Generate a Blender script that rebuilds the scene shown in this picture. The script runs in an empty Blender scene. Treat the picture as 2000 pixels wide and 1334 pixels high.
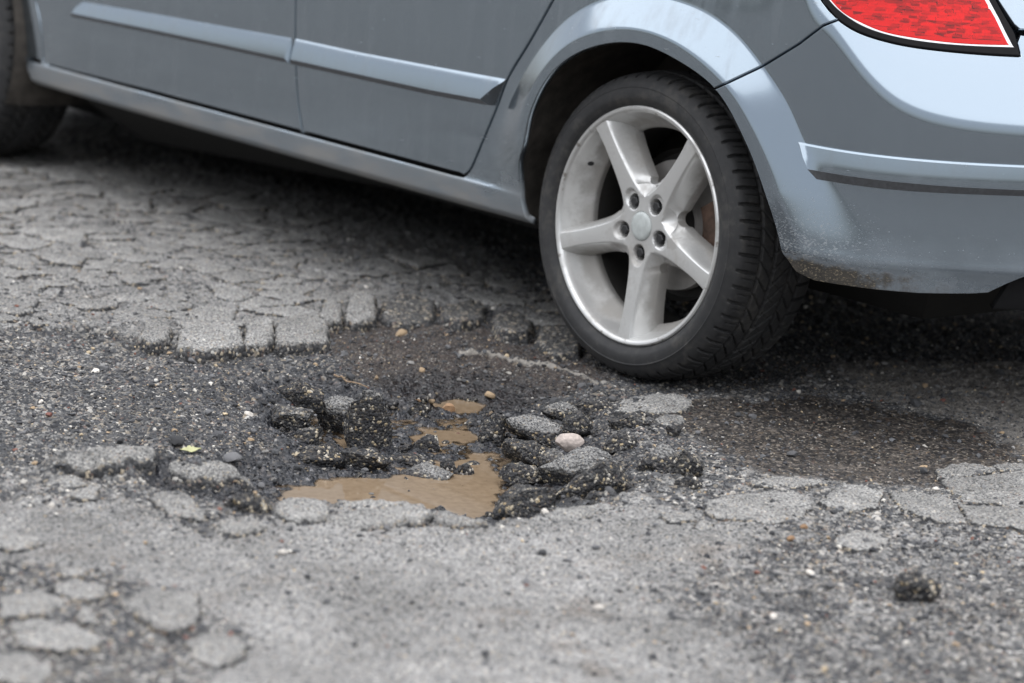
import bpy, bmesh, math, json
import numpy as np
from mathutils import Matrix, Vector
from mathutils.geometry import delaunay_2d_cdt

# ================================================================ camera, sky, sun, exposure
scene = bpy.context.scene
COL = scene.collection
cam_d = bpy.data.cameras.new('camera'); cam_o = bpy.data.objects.new('camera', cam_d); COL.objects.link(cam_o)
_R = Vector((0.6383233, 0.7657971, 0.0780904)); _Uv = Vector((-0.2107818, 0.0763178, 0.9745494)); _F = Vector((-0.7403475, 0.6385377, -0.2101316))
cam_o.matrix_world = Matrix(((_R.x, _Uv.x, -_F.x, 4.1305), (_R.y, _Uv.y, -_F.y, -3.83424), (_R.z, _Uv.z, -_F.z, 1.27375), (0, 0, 0, 1)))
cam_d.sensor_fit = 'HORIZONTAL'; cam_d.sensor_width = 36; cam_d.lens = 99.158
cam_d.clip_start = .1; cam_d.clip_end = 3000
cam_d.dof.use_dof = True; cam_d.dof.focus_distance = 5.30; cam_d.dof.aperture_fstop = 3.1
scene.camera = cam_o

SUN_EL, SUN_AZ = math.radians(87), math.radians(15)     # azimuth measured from +y (behind the car) towards +x
world = bpy.data.worlds.new('World'); scene.world = world; world.use_nodes = True
nt = world.node_tree; nt.nodes.clear()
out = nt.nodes.new('ShaderNodeOutputWorld'); bg = nt.nodes.new('ShaderNodeBackground'); sky = nt.nodes.new('ShaderNodeTexSky')
sky.sky_type = 'NISHITA'; sky.sun_disc = False; sky.sun_elevation = SUN_EL; sky.sun_rotation = SUN_AZ
sky.air_density = 1.0; sky.dust_density = 3.2; sky.ozone_density = 1.0
hs = nt.nodes.new('ShaderNodeHueSaturation'); hs.inputs['Saturation'].default_value = 0.30     # overcast: the cloud deck hides the blue
nt.links.new(sky.outputs[0], hs.inputs['Color']); nt.links.new(hs.outputs[0], bg.inputs['Color']); bg.inputs['Strength'].default_value = 0.075
nt.links.new(bg.outputs[0], out.inputs[0])
sun_d = bpy.data.lights.new('sun', 'SUN'); sun_d.energy = 1.5; sun_d.angle = math.radians(144); sun_d.color = (.985, .99, 1)      # a bright, closed cloud deck
sun_o = bpy.data.objects.new('sun', sun_d); COL.objects.link(sun_o)
sun_o.rotation_euler = Vector((-math.sin(SUN_AZ)*math.cos(SUN_EL), -math.cos(SUN_AZ)*math.cos(SUN_EL), -math.sin(SUN_EL))).to_track_quat('-Z', 'Y').to_euler()
vs = scene.view_settings; vs.view_transform = 'Standard'; vs.look = 'None'; vs.gamma = 1; vs.use_curve_mapping = False
vs.exposure = 1.48

# ---------------------------------------------------------------- body surface of the car
def cspline(xs, ys):
    """natural cubic spline through (xs, ys); returns a vectorised function"""
    xs = np.array(xs, float); ys = np.array(ys, float); n = len(xs)
    h = np.diff(xs); A = np.eye(n); b = np.zeros(n)
    for i in range(1, n - 1):
        A[i, i-1] = h[i-1]; A[i, i] = 2*(h[i-1] + h[i]); A[i, i+1] = h[i]
        b[i] = 3*((ys[i+1]-ys[i])/h[i] - (ys[i]-ys[i-1])/h[i-1])
    c = np.linalg.solve(A, b)
    bb = np.diff(ys)/h - h*(2*c[:-1] + c[1:])/3
    dd = np.diff(c)/(3*h)
    def f(x):
        x = np.asarray(x, float)
        i = np.clip(np.searchsorted(xs, x) - 1, 0, n - 2)
        t = x - xs[i]
        tc = np.clip(t, 0, h[i])
        v = ys[i] + bb[i]*tc + c[i]*tc**2 + dd[i]*tc**3
        sl = bb[i] + 2*c[i]*tc + 3*dd[i]*tc**2
        return v + sl*(t - tc)
    return f

def sstep(a, b, x):
    t = np.clip((np.asarray(x, float) - a)/(b - a), 0, 1)
    return t*t*(3 - 2*t)

HALF = 0.9                      # half width of the car, centre line at y = HALF
# plan outline: side runs along x at y = 0, rear corner wraps to the centre line
_px = [-3.62, -3.60, -3.52, -3.38, -3.15, -2.8, -2.3, -1.6, -.9, -.2, .2, .40, .470, .536, .608, .665, .711, .749, .787, .83, .868, .893, .905, .908]
_py = [.90,   .62,   .38,   .19,   .085,  .035, .006, .001, .0, .0, .0, .002, .0045, .014, .042, .087, .138, .198, .272, .38, .51, .65, .78, .90]
_l = np.concatenate([[0], np.cumsum(np.hypot(np.diff(_px), np.diff(_py)))])
_fx, _fy = cspline(_l, _px), cspline(_l, _py)
_ld = np.linspace(0, _l[-1], 2400)
_X, _Y = _fx(_ld), _fy(_ld)
_k = np.exp(-0.5*(np.arange(-45, 46)/18.0)**2); _k /= _k.sum()
_Xp = np.concatenate([_X[45:0:-1], _X, _X[-2:-47:-1]]); _Yp = np.concatenate([2*_Y[0]-_Y[45:0:-1], _Y, 2*_Y[-1]-_Y[-2:-47:-1]])
_X, _Y = np.convolve(_Xp, _k, 'valid'), np.convolve(_Yp, _k, 'valid')
_U = np.concatenate([[0], np.cumsum(np.hypot(np.diff(_X), np.diff(_Y)))])
_U = _U - np.interp(0.0, _X, _U)            # u = 0 abreast of the rear wheel
_tx, _ty = np.gradient(_X, _U), np.gradient(_Y, _U)
_n = np.hypot(_tx, _ty); _tx, _ty = _tx/_n, _ty/_n
def plan(u):
    return np.interp(u, _U, _X), np.interp(u, _U, _Y)
def plan_in(u):                              # inward normal
    a, b = np.interp(u, _U, -_ty), np.interp(u, _U, _tx)
    n = np.hypot(a, b)
    return a/n, b/n
UMAX, UMIN = _U[-1], _U[0]
_U = np.append(_U, UMAX+.06); _X = np.append(_X, _X[-1]); _Y = np.append(_Y, _Y[-1]+.06); _tx = np.append(_tx, 0.); _ty = np.append(_ty, 1.)      # carried straight over the centre line

_dside = cspline([.10, .20, .25, .33, .42, .55, .68, .76, .84, .90, .96, 1.02], [.075, .050, .040, .028, .019, .013, .012, .0135, .0195, .028, .042, .065])
_dlow = cspline([.20, .25, .285, .30, .325, .347, .355, .362, .372, .39, .42, .47, .54, .58], [.10, .040, .0165, .0130, .0080, .0036, .0010, .0000, .0006, .0018, .0040, .0064, .0066, .0062])
_zl = cspline([.30, .40, .443, .497, .572, .638, .7285, .8186, .95, 1.2, 1.6], [.97, .90, .826, .785, .7226, .673, .643, .6336, .629, .625, .625])
def d_rear(u, z):
    zl = _zl(np.clip(u, .3, 1.6))
    # slope of the inward lean: zero well below zl, 0.20 at zl, growing above
    w = .022; q = np.clip((z - zl)/w, -1, 1)             # a soft shoulder line along zl, leaning inwards above it
    ramp = w*.25*(q + 1)**2
    s = np.maximum(z - zl, 0)
    lean = .34*(np.where(z > zl + w, z - zl, ramp)) + .55*s*s
    return lean + _dlow(np.minimum(z, .58))

# wheel arch flare, polar round (AX, AZ): edge radius, brow radius, crease radius against angle
AX, AZ = .035, .36
_ang = [-60, -20, -1, 4, 11, 18, 28, 35, 43, 52, 66, 78, 90, 102, 115, 128, 139, 149, 160, 169, 180, 187, 196, 215]
_re = cspline(_ang, [.46, .445, .433, .413, .393, .377, .361, .354, .349, .344, .334, .329, .330, .334, .342, .351, .357, .358, .355, .350, .343, .334, .314, .30])
_rb = cspline([-60, -10, 3, 9, 16, 24, 31, 37, 43, 52, 63, 75, 87, 100, 113, 123, 134, 145, 160, 180, 215], [.60, .49, .457, .431, .414, .400, .389, .382, .377, .369, .361, .358, .359, .363, .370, .378, .384, .387, .388, .380, .37])
_rk = cspline([-60, -10, 10, 26, 30, 35, 41, 47, 57, 65, 73, 82, 98, 114, 122, 129, 136, 148, 156, 162, 180, 215], [.72, .60, .535, .479, .473, .467, .458, .450, .443, .438, .433, .428, .428, .435, .439, .442, .444, .449, .456, .463, .48, .50])
def flare(u, z):
    dx, dz = u - AX, z - AZ
    th = np.degrees(np.arctan2(dz, dx)); th = np.where(th < -90, th + 360, th)
    rho = np.hypot(dx, dz)
    rk, rb = _rk(np.clip(th, -60, 215)), _rb(np.clip(th, -60, 215))
    s = (rk - rho)/(rk - rb)
    soft = .035 + .30*sstep(28, 5, th) + .38*sstep(158, 176, th)
    g = .5*(s + np.sqrt(s*s + soft**2))                # smooth max(s, 0)
    e2 = .05 + .25*sstep(150, 172, th)
    g = 1 - .5*((1-g) + np.sqrt((1-g)**2 + e2**2))     # smooth min(g, 1)
    g = np.clip(g + .5*e2*e2, -.0, 1.2)
    h = .030*(1 - .45*sstep(15, -6, th))*(1 - .55*sstep(165, 186, th))
    fade = sstep(-22, -4, th)*sstep(208, 188, th)
    return h*np.maximum(g, 0)*fade*sstep(.36, .20, rho - rb)

def sill(u, z):                                        # rocker below the doors, fading into the quarter
    s = (.3268 - z)/.006
    g = .5*(s + np.sqrt(s*s + .10)); g = 1 - .5*((1-g) + np.sqrt((1-g)**2 + .16))
    low = sstep(.279, .250, z)
    return (.0065*np.clip(g, 0, 1)*sstep(-.29, -.50, u) - .030*low**1.5*sstep(-.12, -.30, u))*sstep(.0, -.1, u)

def body_d(u, z):
    w = sstep(.26, .52, u)
    return (1 - w)*_dside(z) + w*d_rear(u, z) - flare(u, z) - sill(u, z)
def S(u, z, off=0.0):
    """point of the outer skin; off > 0 goes outwards"""
    u = np.asarray(u, float); z = np.asarray(z, float)
    x, y = plan(u); nx, ny = plan_in(u)
    d = body_d(u, z) - off
    return np.stack([x + nx*d, y + ny*d, z + 0*u], -1)
def Snormal(u, z, e=.0015):
    a = S(u + e, z) - S(u - e, z); b = S(u, z + e) - S(u, z - e)
    n = np.cross(a, b); n /= np.linalg.norm(n, axis=-1, keepdims=True)
    return n

# ================================================================ measured outlines (metres): (u, z) on the body skin, (x, y) on the road
DATA = {}
DATA['arch_edge'] = [[-0.3535,0.2566],[-0.3403,0.3088],[-0.3446,0.3523],[-0.3315,0.4025],[-0.3203,0.4252],[-0.3048,0.4805],[-0.2783,0.5426],[-0.2394,0.5941],[-0.1829,0.6368],[-0.1137,0.6671],[-0.0368,0.6856],[0.0328,0.6893],[0.0983,0.6803],[0.1681,0.6628],[0.2423,0.6329],[0.2863,0.5992],[0.3222,0.562],[0.3494,0.5307],[0.3895,0.4751],[0.4166,0.4334],[0.4396,0.389],[0.4547,0.3499]]
DATA['door_gap'] = [[-1.1919,0.6328],[-1.1875,0.5621],[-1.1808,0.4914],[-1.1689,0.3971],[-1.1526,0.3248]]
DATA['rear_door_rear'] = [[-0.2871,0.7424],[-0.3166,0.6962],[-0.3702,0.6194],[-0.4141,0.5568],[-0.4394,0.5006],[-0.4799,0.4225],[-0.5154,0.363],[-0.5339,0.3396],[-0.5517,0.3275]]
DATA['door_bottom'] = [[-2.4435,0.3144],[-2.3361,0.3238],[-2.0334,0.3315],[-1.562,0.327],[-1.1771,0.3246],[-0.933,0.3254],[-0.7437,0.3272],[-0.5512,0.3265]]
DATA['sill_bottom'] = [[-2.4336,0.2633],[-2.4268,0.2475],[-2.1775,0.2651],[-1.7901,0.2732],[-1.4497,0.274],[-1.1319,0.2737],[-0.8404,0.2689],[-0.6694,0.2497],[-0.5066,0.248],[-0.3555,0.2556]]
DATA['door_front'] = [[-2.3732,0.4898],[-2.3618,0.4709],[-2.3377,0.3249]]
DATA['split'] = [[0.2432,0.6325],[0.269,0.6482],[0.3315,0.6882],[0.4273,0.7461],[0.4829,0.7878],[0.5131,0.8028]]
DATA['bump_bottom'] = [[0.4544,0.3488],[0.4863,0.3198],[0.5273,0.3094],[0.5749,0.3088],[0.6395,0.3081],[0.7291,0.309],[0.8329,0.3141],[0.8674,0.3175],[0.8995,0.3348],[0.9327,0.3544]]
DATA['lamp_out'] = [[0.4661,0.8335],[0.4873,0.8179],[0.5112,0.8026],[0.545,0.7877],[0.5911,0.776],[0.6431,0.7686],[0.7138,0.7642],[0.7851,0.7623],[0.8555,0.7615],[0.9007,0.7617],[0.8929,0.8019],[0.8734,0.8326],[0.858,0.8581]]
DATA['lamp_gin'] = [[0.4785,0.8349],[0.4986,0.822],[0.5207,0.8102],[0.5542,0.7957],[0.6058,0.7831],[0.6772,0.7756],[0.7673,0.773],[0.8322,0.7735],[0.8898,0.7747],[0.8747,0.8012],[0.8607,0.8285],[0.8432,0.8574]]
DATA['lamp_red'] = [[0.4908,0.8363],[0.512,0.8215],[0.533,0.8115],[0.5511,0.8066],[0.5949,0.7934],[0.6578,0.7863],[0.7306,0.7819],[0.8216,0.7816],[0.8662,0.7837],[0.855,0.8066],[0.8435,0.8286],[0.8241,0.8566]]
DATA['mould_r_top'] = [[-1.178,0.5455],[-0.9391,0.5468],[-0.6592,0.5532],[-0.4144,0.5601]]
DATA['mould_r_bot'] = [[-1.1703,0.4857],[-0.9352,0.4881],[-0.6542,0.4909],[-0.4511,0.4977]]
DATA['mould_f_top'] = [[-2.1541,0.5097],[-2.1156,0.517],[-1.7877,0.5276],[-1.4515,0.5365],[-1.1984,0.544]]
DATA['mould_f_bot'] = [[-2.1665,0.4724],[-1.7859,0.4795],[-1.449,0.484],[-1.1847,0.4861]]
DATA['farch'] = [[-2.5012,0.4744],[-2.4749,0.3954],[-2.444,0.3102],[-2.4357,0.2769],[-2.4553,0.2573],[-2.4268,0.2475]]
DATA['tailgate_gap'] = [[0.8997,0.8022],[0.9133,0.801]]
DATA['g'] = {
    'A': [[-0.9835,-1.5357],[-0.8223,-0.9458],[-0.7692,-0.796],[-0.6312,-0.7341],[-0.5148,-0.7107],[-0.4747,-0.5755],[-0.4995,-0.4815],[-0.4617,-0.3779],[-0.6044,-0.2573],[-0.586,-0.2051],[-0.7071,-0.0507],[-0.7018,0.0976],[-0.6263,0.1853],[-0.4978,0.1684],[-0.3942,0.1844],[-0.2968,0.1889],[-0.3743,0.3942],[-0.476,0.7624],[-3.3112,3.4899],[-4.2022,1.5977],[-3.4115,-0.4553]],
    'water': [[0.3031,-1.0693],[0.2518,-0.9842],[0.2436,-0.9114],[0.2494,-0.8475],[0.2655,-0.7847],[0.2074,-0.7169],[0.2382,-0.6991],[0.2188,-0.5997],[0.167,-0.5151],[0.2334,-0.4818],[0.3466,-0.5545],[0.4467,-0.6246],[0.5313,-0.7162],[0.6092,-0.8093],[0.5762,-0.8446],[0.5055,-0.8503],[0.4496,-0.9741],[0.3723,-1.0696]],
    'water2': [[0.0487,-0.5831],[0.0068,-0.482],[0.0778,-0.392],[0.1605,-0.4533],[0.1771,-0.5295],[0.1537,-0.5849],[0.1225,-0.6398]],
    'water3': [[-0.1181,-0.3816],[-0.1585,-0.313],[-0.1333,-0.2264],[-0.0636,-0.2458],[0.0025,-0.3239],[-0.0334,-0.412]],
    'water4': [[-0.0345,-0.7037],[-0.0255,-0.6619],[0.0569,-0.6808],[0.1199,-0.7396],[0.0524,-0.749]],
    'bowl': [[-0.3713,-0.7081],[-0.3417,-0.5674],[-0.2702,-0.441],[-0.1385,-0.281],[0.0622,-0.1802],[0.1971,-0.1773],[0.3977,-0.3048],[0.5974,-0.4732],[0.6908,-0.6298],[0.7321,-0.8045],[0.7549,-0.9345],[0.6618,-1.0323],[0.5526,-1.2016],[0.4609,-1.2599],[0.2885,-1.1851],[0.0815,-0.9694],[-0.1548,-0.8426]],
    'soil': [[-0.6166,-0.2919],[-0.6484,-0.074],[-0.4264,0.094],[-0.2105,0.1133],[0.016,-0.0016],[0.0425,-0.2305],[-0.0161,-0.3794],[-0.1215,-0.4764],[-0.304,-0.4674]],
    'damp': [[0.2829,-0.1218],[0.2774,0.064],[0.312,0.232],[0.4346,0.3121],[0.5898,0.3675],[0.7434,0.3574],[0.8746,0.2548],[0.9124,0.0736],[0.9125,-0.0378],[0.8568,-0.1396],[0.7394,-0.2815],[0.5652,-0.2412]],
    'dust': [[0.0766,0.5661],[0.1173,0.816],[0.3597,1.0468],[0.9058,0.3742],[0.8678,0.2851],[0.7052,0.3869],[0.5597,0.4014],[0.4155,0.3779],[0.2622,0.4037]],
    'front': [[0.3128,-1.864],[0.4791,-1.4598],[0.631,-1.367],[0.6535,-1.2145],[0.7797,-1.021],[0.792,-0.9236],[0.7953,-0.6437],[0.9756,-0.5776],[1.074,-0.7085],[1.1338,-0.8987],[1.3755,-1.0726],[1.6482,-1.2362],[2.1158,-1.7335],[1.6533,-2.5421]],
    'frontlevel': [[0.2066,-2.0657],[0.1707,-1.4364],[0.2314,-1.2526],[0.3045,-1.1237],[0.4428,-1.1305],[0.5473,-1.1993],[0.5459,-1.1051],[0.6386,-0.9947],[0.7777,-0.9552],[0.7579,-0.8398],[0.7582,-0.7268],[0.6529,-0.526],[0.6479,-0.3214],[0.9958,0.7316],[2.839,-1.7925],[2.1329,-2.9228]],
    'rightlevel': [[0.2434,-0.2204],[0.1841,-0.0581],[0.1964,0.1136],[0.1408,0.4682],[0.243,1.0131],[0.4281,1.5101],[1.9664,-0.5965],[1.0385,-0.8758],[0.6352,-0.5216],[0.43,-0.3742]],
    'track': [[-0.3043,-0.1408],[-0.2672,-0.0947],[-0.2054,-0.0623],[-0.1367,-0.0365],[-0.0584,-0.0342],[0.0324,-0.0443]],
    'ridge': [[0.2218,-1.4671],[0.2397,-1.3598],[0.27,-1.2473],[0.3045,-1.1665],[0.35,-1.1188],[0.4005,-1.1171],[0.4135,-1.168],[0.3709,-1.2421],[0.3449,-1.3261],[0.3192,-1.4089],[0.2744,-1.4885]],
    'hollow': [[0.2785,-1.3522],[0.2859,-1.2558],[0.2991,-1.1608],[0.32,-1.0797],[0.3766,-1.0639],[0.4422,-1.1127],[0.5081,-1.1544],[0.5372,-1.2213],[0.4722,-1.3078],[0.374,-1.343]],
    'frontdark': [[0.538,-1.9779],[0.6594,-1.6897],[0.7526,-1.6411],[0.8945,-1.5732],[1.0631,-1.6003],[1.1997,-1.7124],[1.3413,-1.9048],[1.2653,-2.3459]],
    'soil_shade_band': [[-2.405,0.3263],[-2.4836,0.5445],[-2.2826,0.6686],[-2.0116,0.7544],[-1.6231,0.7384],[-1.1526,0.6327],[-0.6177,0.3452],[-0.3249,0.2284],[-0.3879,0.6777],[-3.9153,4.071],[-4.2022,1.5977],[-3.0438,0.4956]],  # dark soil, widened so its colour deepens the shade under the car
}
DATA['plates'] = {
    'right': [[[0.8422,-0.5386],[0.8228,-0.4651],[0.8338,-0.3763],[0.8834,-0.3123],[0.9344,-0.371],[0.9831,-0.4519],[0.9763,-0.5182],[0.9225,-0.5855],[0.8799,-0.5686]],[[0.9283,-0.3458],[0.8536,-0.2165],[0.8907,-0.1899],[0.9291,-0.1848],[0.9849,-0.2581],[0.9784,-0.3345]],[[0.9363,-0.1767],[0.9476,-0.1184],[0.9789,-0.0722],[1.0337,-0.1098],[1.1269,-0.1867],[1.0944,-0.2286],[1.0166,-0.2339]],[[0.8569,0.0318],[0.8448,0.0932],[0.8799,0.1387],[0.9204,0.1345],[0.9227,0.0609],[0.9034,-0.0092]],[[0.9151,-0.0168],[0.9327,0.0494],[0.9372,0.1292],[0.9528,0.1828],[0.9744,0.215],[1.1226,0.0497],[1.0989,-0.0192],[1.0314,-0.091]],[[0.925,0.1363],[0.884,0.1482],[0.9058,0.2536],[0.9534,0.2552],[0.9427,0.1948]],[[1.0435,-0.1115],[1.0741,-0.0587],[1.1455,0.0219],[1.2444,-0.0982],[1.2016,-0.1409],[1.1353,-0.1831]],[[1.1034,-0.4964],[1.0781,-0.4392],[1.0779,-0.3894],[1.1324,-0.3917],[1.164,-0.4136],[1.1743,-0.48],[1.147,-0.5117]],[[0.8796,-0.6802],[0.8608,-0.6335],[0.8753,-0.5939],[0.9237,-0.6339],[0.9143,-0.6834]],[[0.9496,-0.6701],[0.9182,-0.617],[0.9494,-0.6208],[0.9738,-0.6524]],[[0.7735,-0.842],[0.7398,-0.768],[0.7522,-0.6867],[0.8009,-0.707],[0.8229,-0.7837],[0.8115,-0.8522]],[[0.2628,-0.225],[0.1977,-0.1464],[0.1931,-0.067],[0.2237,-0.0122],[0.275,-0.0298],[0.3201,-0.0821],[0.3171,-0.154],[0.3037,-0.2087]],[[0.3465,-0.2079],[0.3179,-0.1413],[0.3432,-0.1107],[0.3884,-0.1465],[0.3988,-0.2031]],[[0.7758,-0.3693],[0.7659,-0.2828],[0.8177,-0.2315],[0.8507,-0.2396],[0.8422,-0.3085],[0.8087,-0.3765]]],
    'front': [[[0.7912,-1.8689],[0.7957,-1.8219],[0.8389,-1.7973],[0.872,-1.8089],[0.8889,-1.852],[0.8669,-1.9122]],[[0.8947,-1.9161],[0.8955,-1.864],[0.9365,-1.8313],[0.9992,-1.8287],[1.0237,-1.852],[1.0203,-1.906],[0.9721,-1.9409]],[[0.7832,-1.7767],[0.7693,-1.7385],[0.815,-1.7105],[0.8519,-1.7274],[0.8607,-1.7685],[0.8289,-1.7913]],[[0.8753,-1.7224],[0.853,-1.6869],[0.8654,-1.6337],[0.9134,-1.6168],[0.9746,-1.6514],[1.009,-1.6846],[1.0175,-1.7326],[0.9582,-1.7366]],[[0.8866,-1.8052],[0.8786,-1.7795],[0.912,-1.7791],[0.9433,-1.8025],[0.9339,-1.8215]],[[0.455,-1.406],[0.4321,-1.3619],[0.4821,-1.3453],[0.5486,-1.362],[0.5832,-1.3832],[0.5355,-1.4192]],[[0.3009,-1.5085],[0.2789,-1.4666],[0.3091,-1.4363],[0.3373,-1.4486],[0.3389,-1.4977]],[[0.3631,-1.5027],[0.3452,-1.4535],[0.3796,-1.4505],[0.4139,-1.4764],[0.4056,-1.5094]],[[1.0655,-1.7346],[1.0527,-1.6966],[1.0932,-1.6644],[1.1588,-1.701],[1.1661,-1.7559],[1.1244,-1.7693]],[[0.728,-1.7395],[0.7145,-1.7098],[0.7424,-1.6919],[0.7668,-1.7154],[0.7566,-1.748]],[[0.5284,-1.7538],[0.4974,-1.6921],[0.5522,-1.6704],[0.6015,-1.6906],[0.6049,-1.7451]],[[0.9927,-2.0303],[1.029,-1.9584],[1.0969,-1.9597],[1.1305,-2.0027],[1.0889,-2.0839]]],
    'rim': [[[0.5772,-1.1322],[0.5495,-1.0972],[0.5442,-1.0403],[0.5629,-0.9901],[0.5993,-0.9694],[0.6559,-0.9932],[0.6789,-1.0155],[0.6493,-1.0668],[0.6296,-1.1252]],[[0.572,-1.2532],[0.5421,-1.2109],[0.5436,-1.1555],[0.5843,-1.1385],[0.6368,-1.1667],[0.67,-1.2062],[0.6472,-1.2701]],[[0.6488,-1.211],[0.6337,-1.1592],[0.652,-1.0899],[0.6934,-1.0269],[0.7357,-1.0336],[0.7538,-1.1054],[0.712,-1.1967]],[[0.699,-1.0291],[0.698,-0.9877],[0.7576,-0.9711],[0.7964,-0.9705],[0.8134,-1.0164],[0.7656,-1.0519]],[[0.6175,-1.3965],[0.5871,-1.3469],[0.6287,-1.2968],[0.6639,-1.3018],[0.6829,-1.3541],[0.6547,-1.4023]]],
    'edge': [[[-0.4806,-0.74],[-0.5809,-0.6658],[-0.6278,-0.5996],[-0.6224,-0.5265],[-0.566,-0.5264],[-0.4497,-0.6036],[-0.4305,-0.6565],[-0.4448,-0.7209]],[[-0.4568,-0.5962],[-0.5835,-0.504],[-0.6234,-0.4413],[-0.5834,-0.4312],[-0.4732,-0.506],[-0.4513,-0.5545]],[[-0.4488,-0.5206],[-0.5695,-0.4357],[-0.6281,-0.3652],[-0.6263,-0.2993],[-0.5643,-0.3038],[-0.4173,-0.4073],[-0.4022,-0.4742],[-0.4171,-0.5148]],[[-0.5871,-0.7653],[-0.6648,-0.7036],[-0.6782,-0.655],[-0.6277,-0.6564],[-0.5488,-0.7139],[-0.5438,-0.7539]],[[-0.6048,-0.2987],[-0.6982,-0.2254],[-0.7264,-0.1785],[-0.6822,-0.1789],[-0.5705,-0.2614],[-0.5643,-0.3038]],[[-0.5851,-0.2425],[-0.7227,-0.135],[-0.7666,-0.064],[-0.7009,-0.0707],[-0.5787,-0.1631],[-0.548,-0.2276]]],
    'ledge': [[[-0.5877,-0.1424],[-0.7041,-0.0469],[-0.73,0.0452],[-0.6652,0.0676],[-0.5478,-0.0279],[-0.5367,-0.1046]],[[-0.5303,-0.0246],[-0.668,0.0932],[-0.6738,0.178],[-0.6028,0.1678],[-0.48,0.0571],[-0.4642,-0.0204]],[[-0.4334,0.0363],[-0.5759,0.1636],[-0.5305,0.1975],[-0.4239,0.1552],[-0.3222,0.0518],[-0.3489,0.0067]],[[-0.2856,0.0381],[-0.4115,0.1594],[-0.364,0.1868],[-0.2717,0.1626],[-0.1576,0.0541],[-0.186,0.0045]]],
    'ridge': [[[0.2543,-1.4718],[0.2453,-1.3632],[0.2653,-1.275],[0.3212,-1.3008],[0.328,-1.3651],[0.3052,-1.449]],[[0.3284,-1.3004],[0.2653,-1.2668],[0.2885,-1.1871],[0.3302,-1.1315],[0.3772,-1.1219],[0.401,-1.1646],[0.379,-1.2475]]],
}
DATA['chunks'] = {
    'c1': [-0.0546,-0.7409,-0.005,0.095,0.0407],
    'c2': [-0.0261,-0.7807,-0.03,0.0789,0.0423],
    'c3': [-0.0062,-0.6757,-0.045000000000000005,0.0972,0.0642],
    'c4': [0.109,-0.7056,-0.052000000000000005,0.0916,0.083],
    'c5': [0.2304,-0.7988,-0.055,0.0927,0.0519],
    'c6': [0.1792,-0.8738,-0.055,0.1036,0.0592],
    'c7': [0.2345,-0.6891,-0.055,0.0939,0.0319],
    'c8': [0.3076,-0.7267,-0.060000000000000005,0.1073,0.0407],
    'c9': [0.2894,-0.6498,-0.055,0.0206,0.0168],
    'c10': [0.3207,-0.6425,-0.055,0.0336,0.0215],
    'c11': [0.1651,-0.595,-0.055,0.048,0.0326],
    'c12': [-0.0431,-0.4578,-0.045000000000000005,0.0421,0.0301],
    'c13': [0.1808,-0.4558,-0.045000000000000005,0.0467,0.0545],
    'c14': [0.24,-0.4052,-0.03,0.1203,0.0514],
    'c15': [0.204,-0.3049,-0.01,0.0779,0.0384],
    'c16': [0.2028,-0.2193,-0.005,0.0717,0.0329],
    'c17': [0.2911,-0.3364,-0.01,0.0553,0.0388],
    'c18': [0.3754,-0.4347,-0.01,0.0531,0.0303],
    'c19': [0.339,-0.4991,-0.04,0.1003,0.0435],
    'c20': [0.4389,-0.5216,-0.03,0.0604,0.0409],
    'c21': [0.4334,-0.5915,-0.045000000000000005,0.0812,0.0388],
    'c22': [0.5257,-0.5398,-0.03,0.1264,0.0605],
    'c23': [0.6186,-0.5995,-0.03,0.1309,0.0664],
    'c24': [0.6314,-0.7619,-0.04,0.1034,0.0605],
    'c27': [0.5705,-1.2923,0.008,0.0739,0.0476],
    'c28': [0.617,-0.4327,0.01,0.0768,0.0457],
    'c29': [0.6818,-0.4255,0.008,0.0508,0.0472],
    'c31': [1.3967,-0.6166,0.02,0.0646,0.0426],
    'c32': [0.3529,-0.2642,0.0,0.0776,0.0407],
    'c33': [0.0468,-0.7987,-0.045000000000000005,0.0666,0.0342],
    'c34': [-0.0926,-0.5431,-0.03,0.0449,0.03],
    'c35': [0.4521,-0.3732,0.0,0.0661,0.033],
    'c36': [0.7462,-0.4818,0.012,0.0464,0.0214],
}
DATA['extra'] = {
    'orange': [-0.0982,-0.4145,-0.02],
    'tan': [-0.0749,-0.3607,-0.03],
    'white1': [-0.0874,-0.8335,-0.005],
    'red': [0.2011,-0.6621,-0.04],
    'white2': [1.2224,-0.6692,0.02],
    'pale': [-0.4534,-0.9249,0],
    'grey1': [-0.4578,-0.5378,0.02],
    'tan2': [-0.0898,-0.3921,-0.04],
    'wood': [0.0487,-0.4277,-0.04],
    'cream': [0.2886,-0.4204,-0.0],
    'white3': [-0.8804,0.038,0.02],
    'orange2': [1.0209,-0.4782,0.02],
    'orange3': [1.0602,-0.5484,0.02],
    'leaf': [0.1247,-1.106,0.0],
    'twigA': [-0.2562,-0.5154,-0.0],
    'twigB': [-0.1824,-0.4854,-0.01],
}

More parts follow.
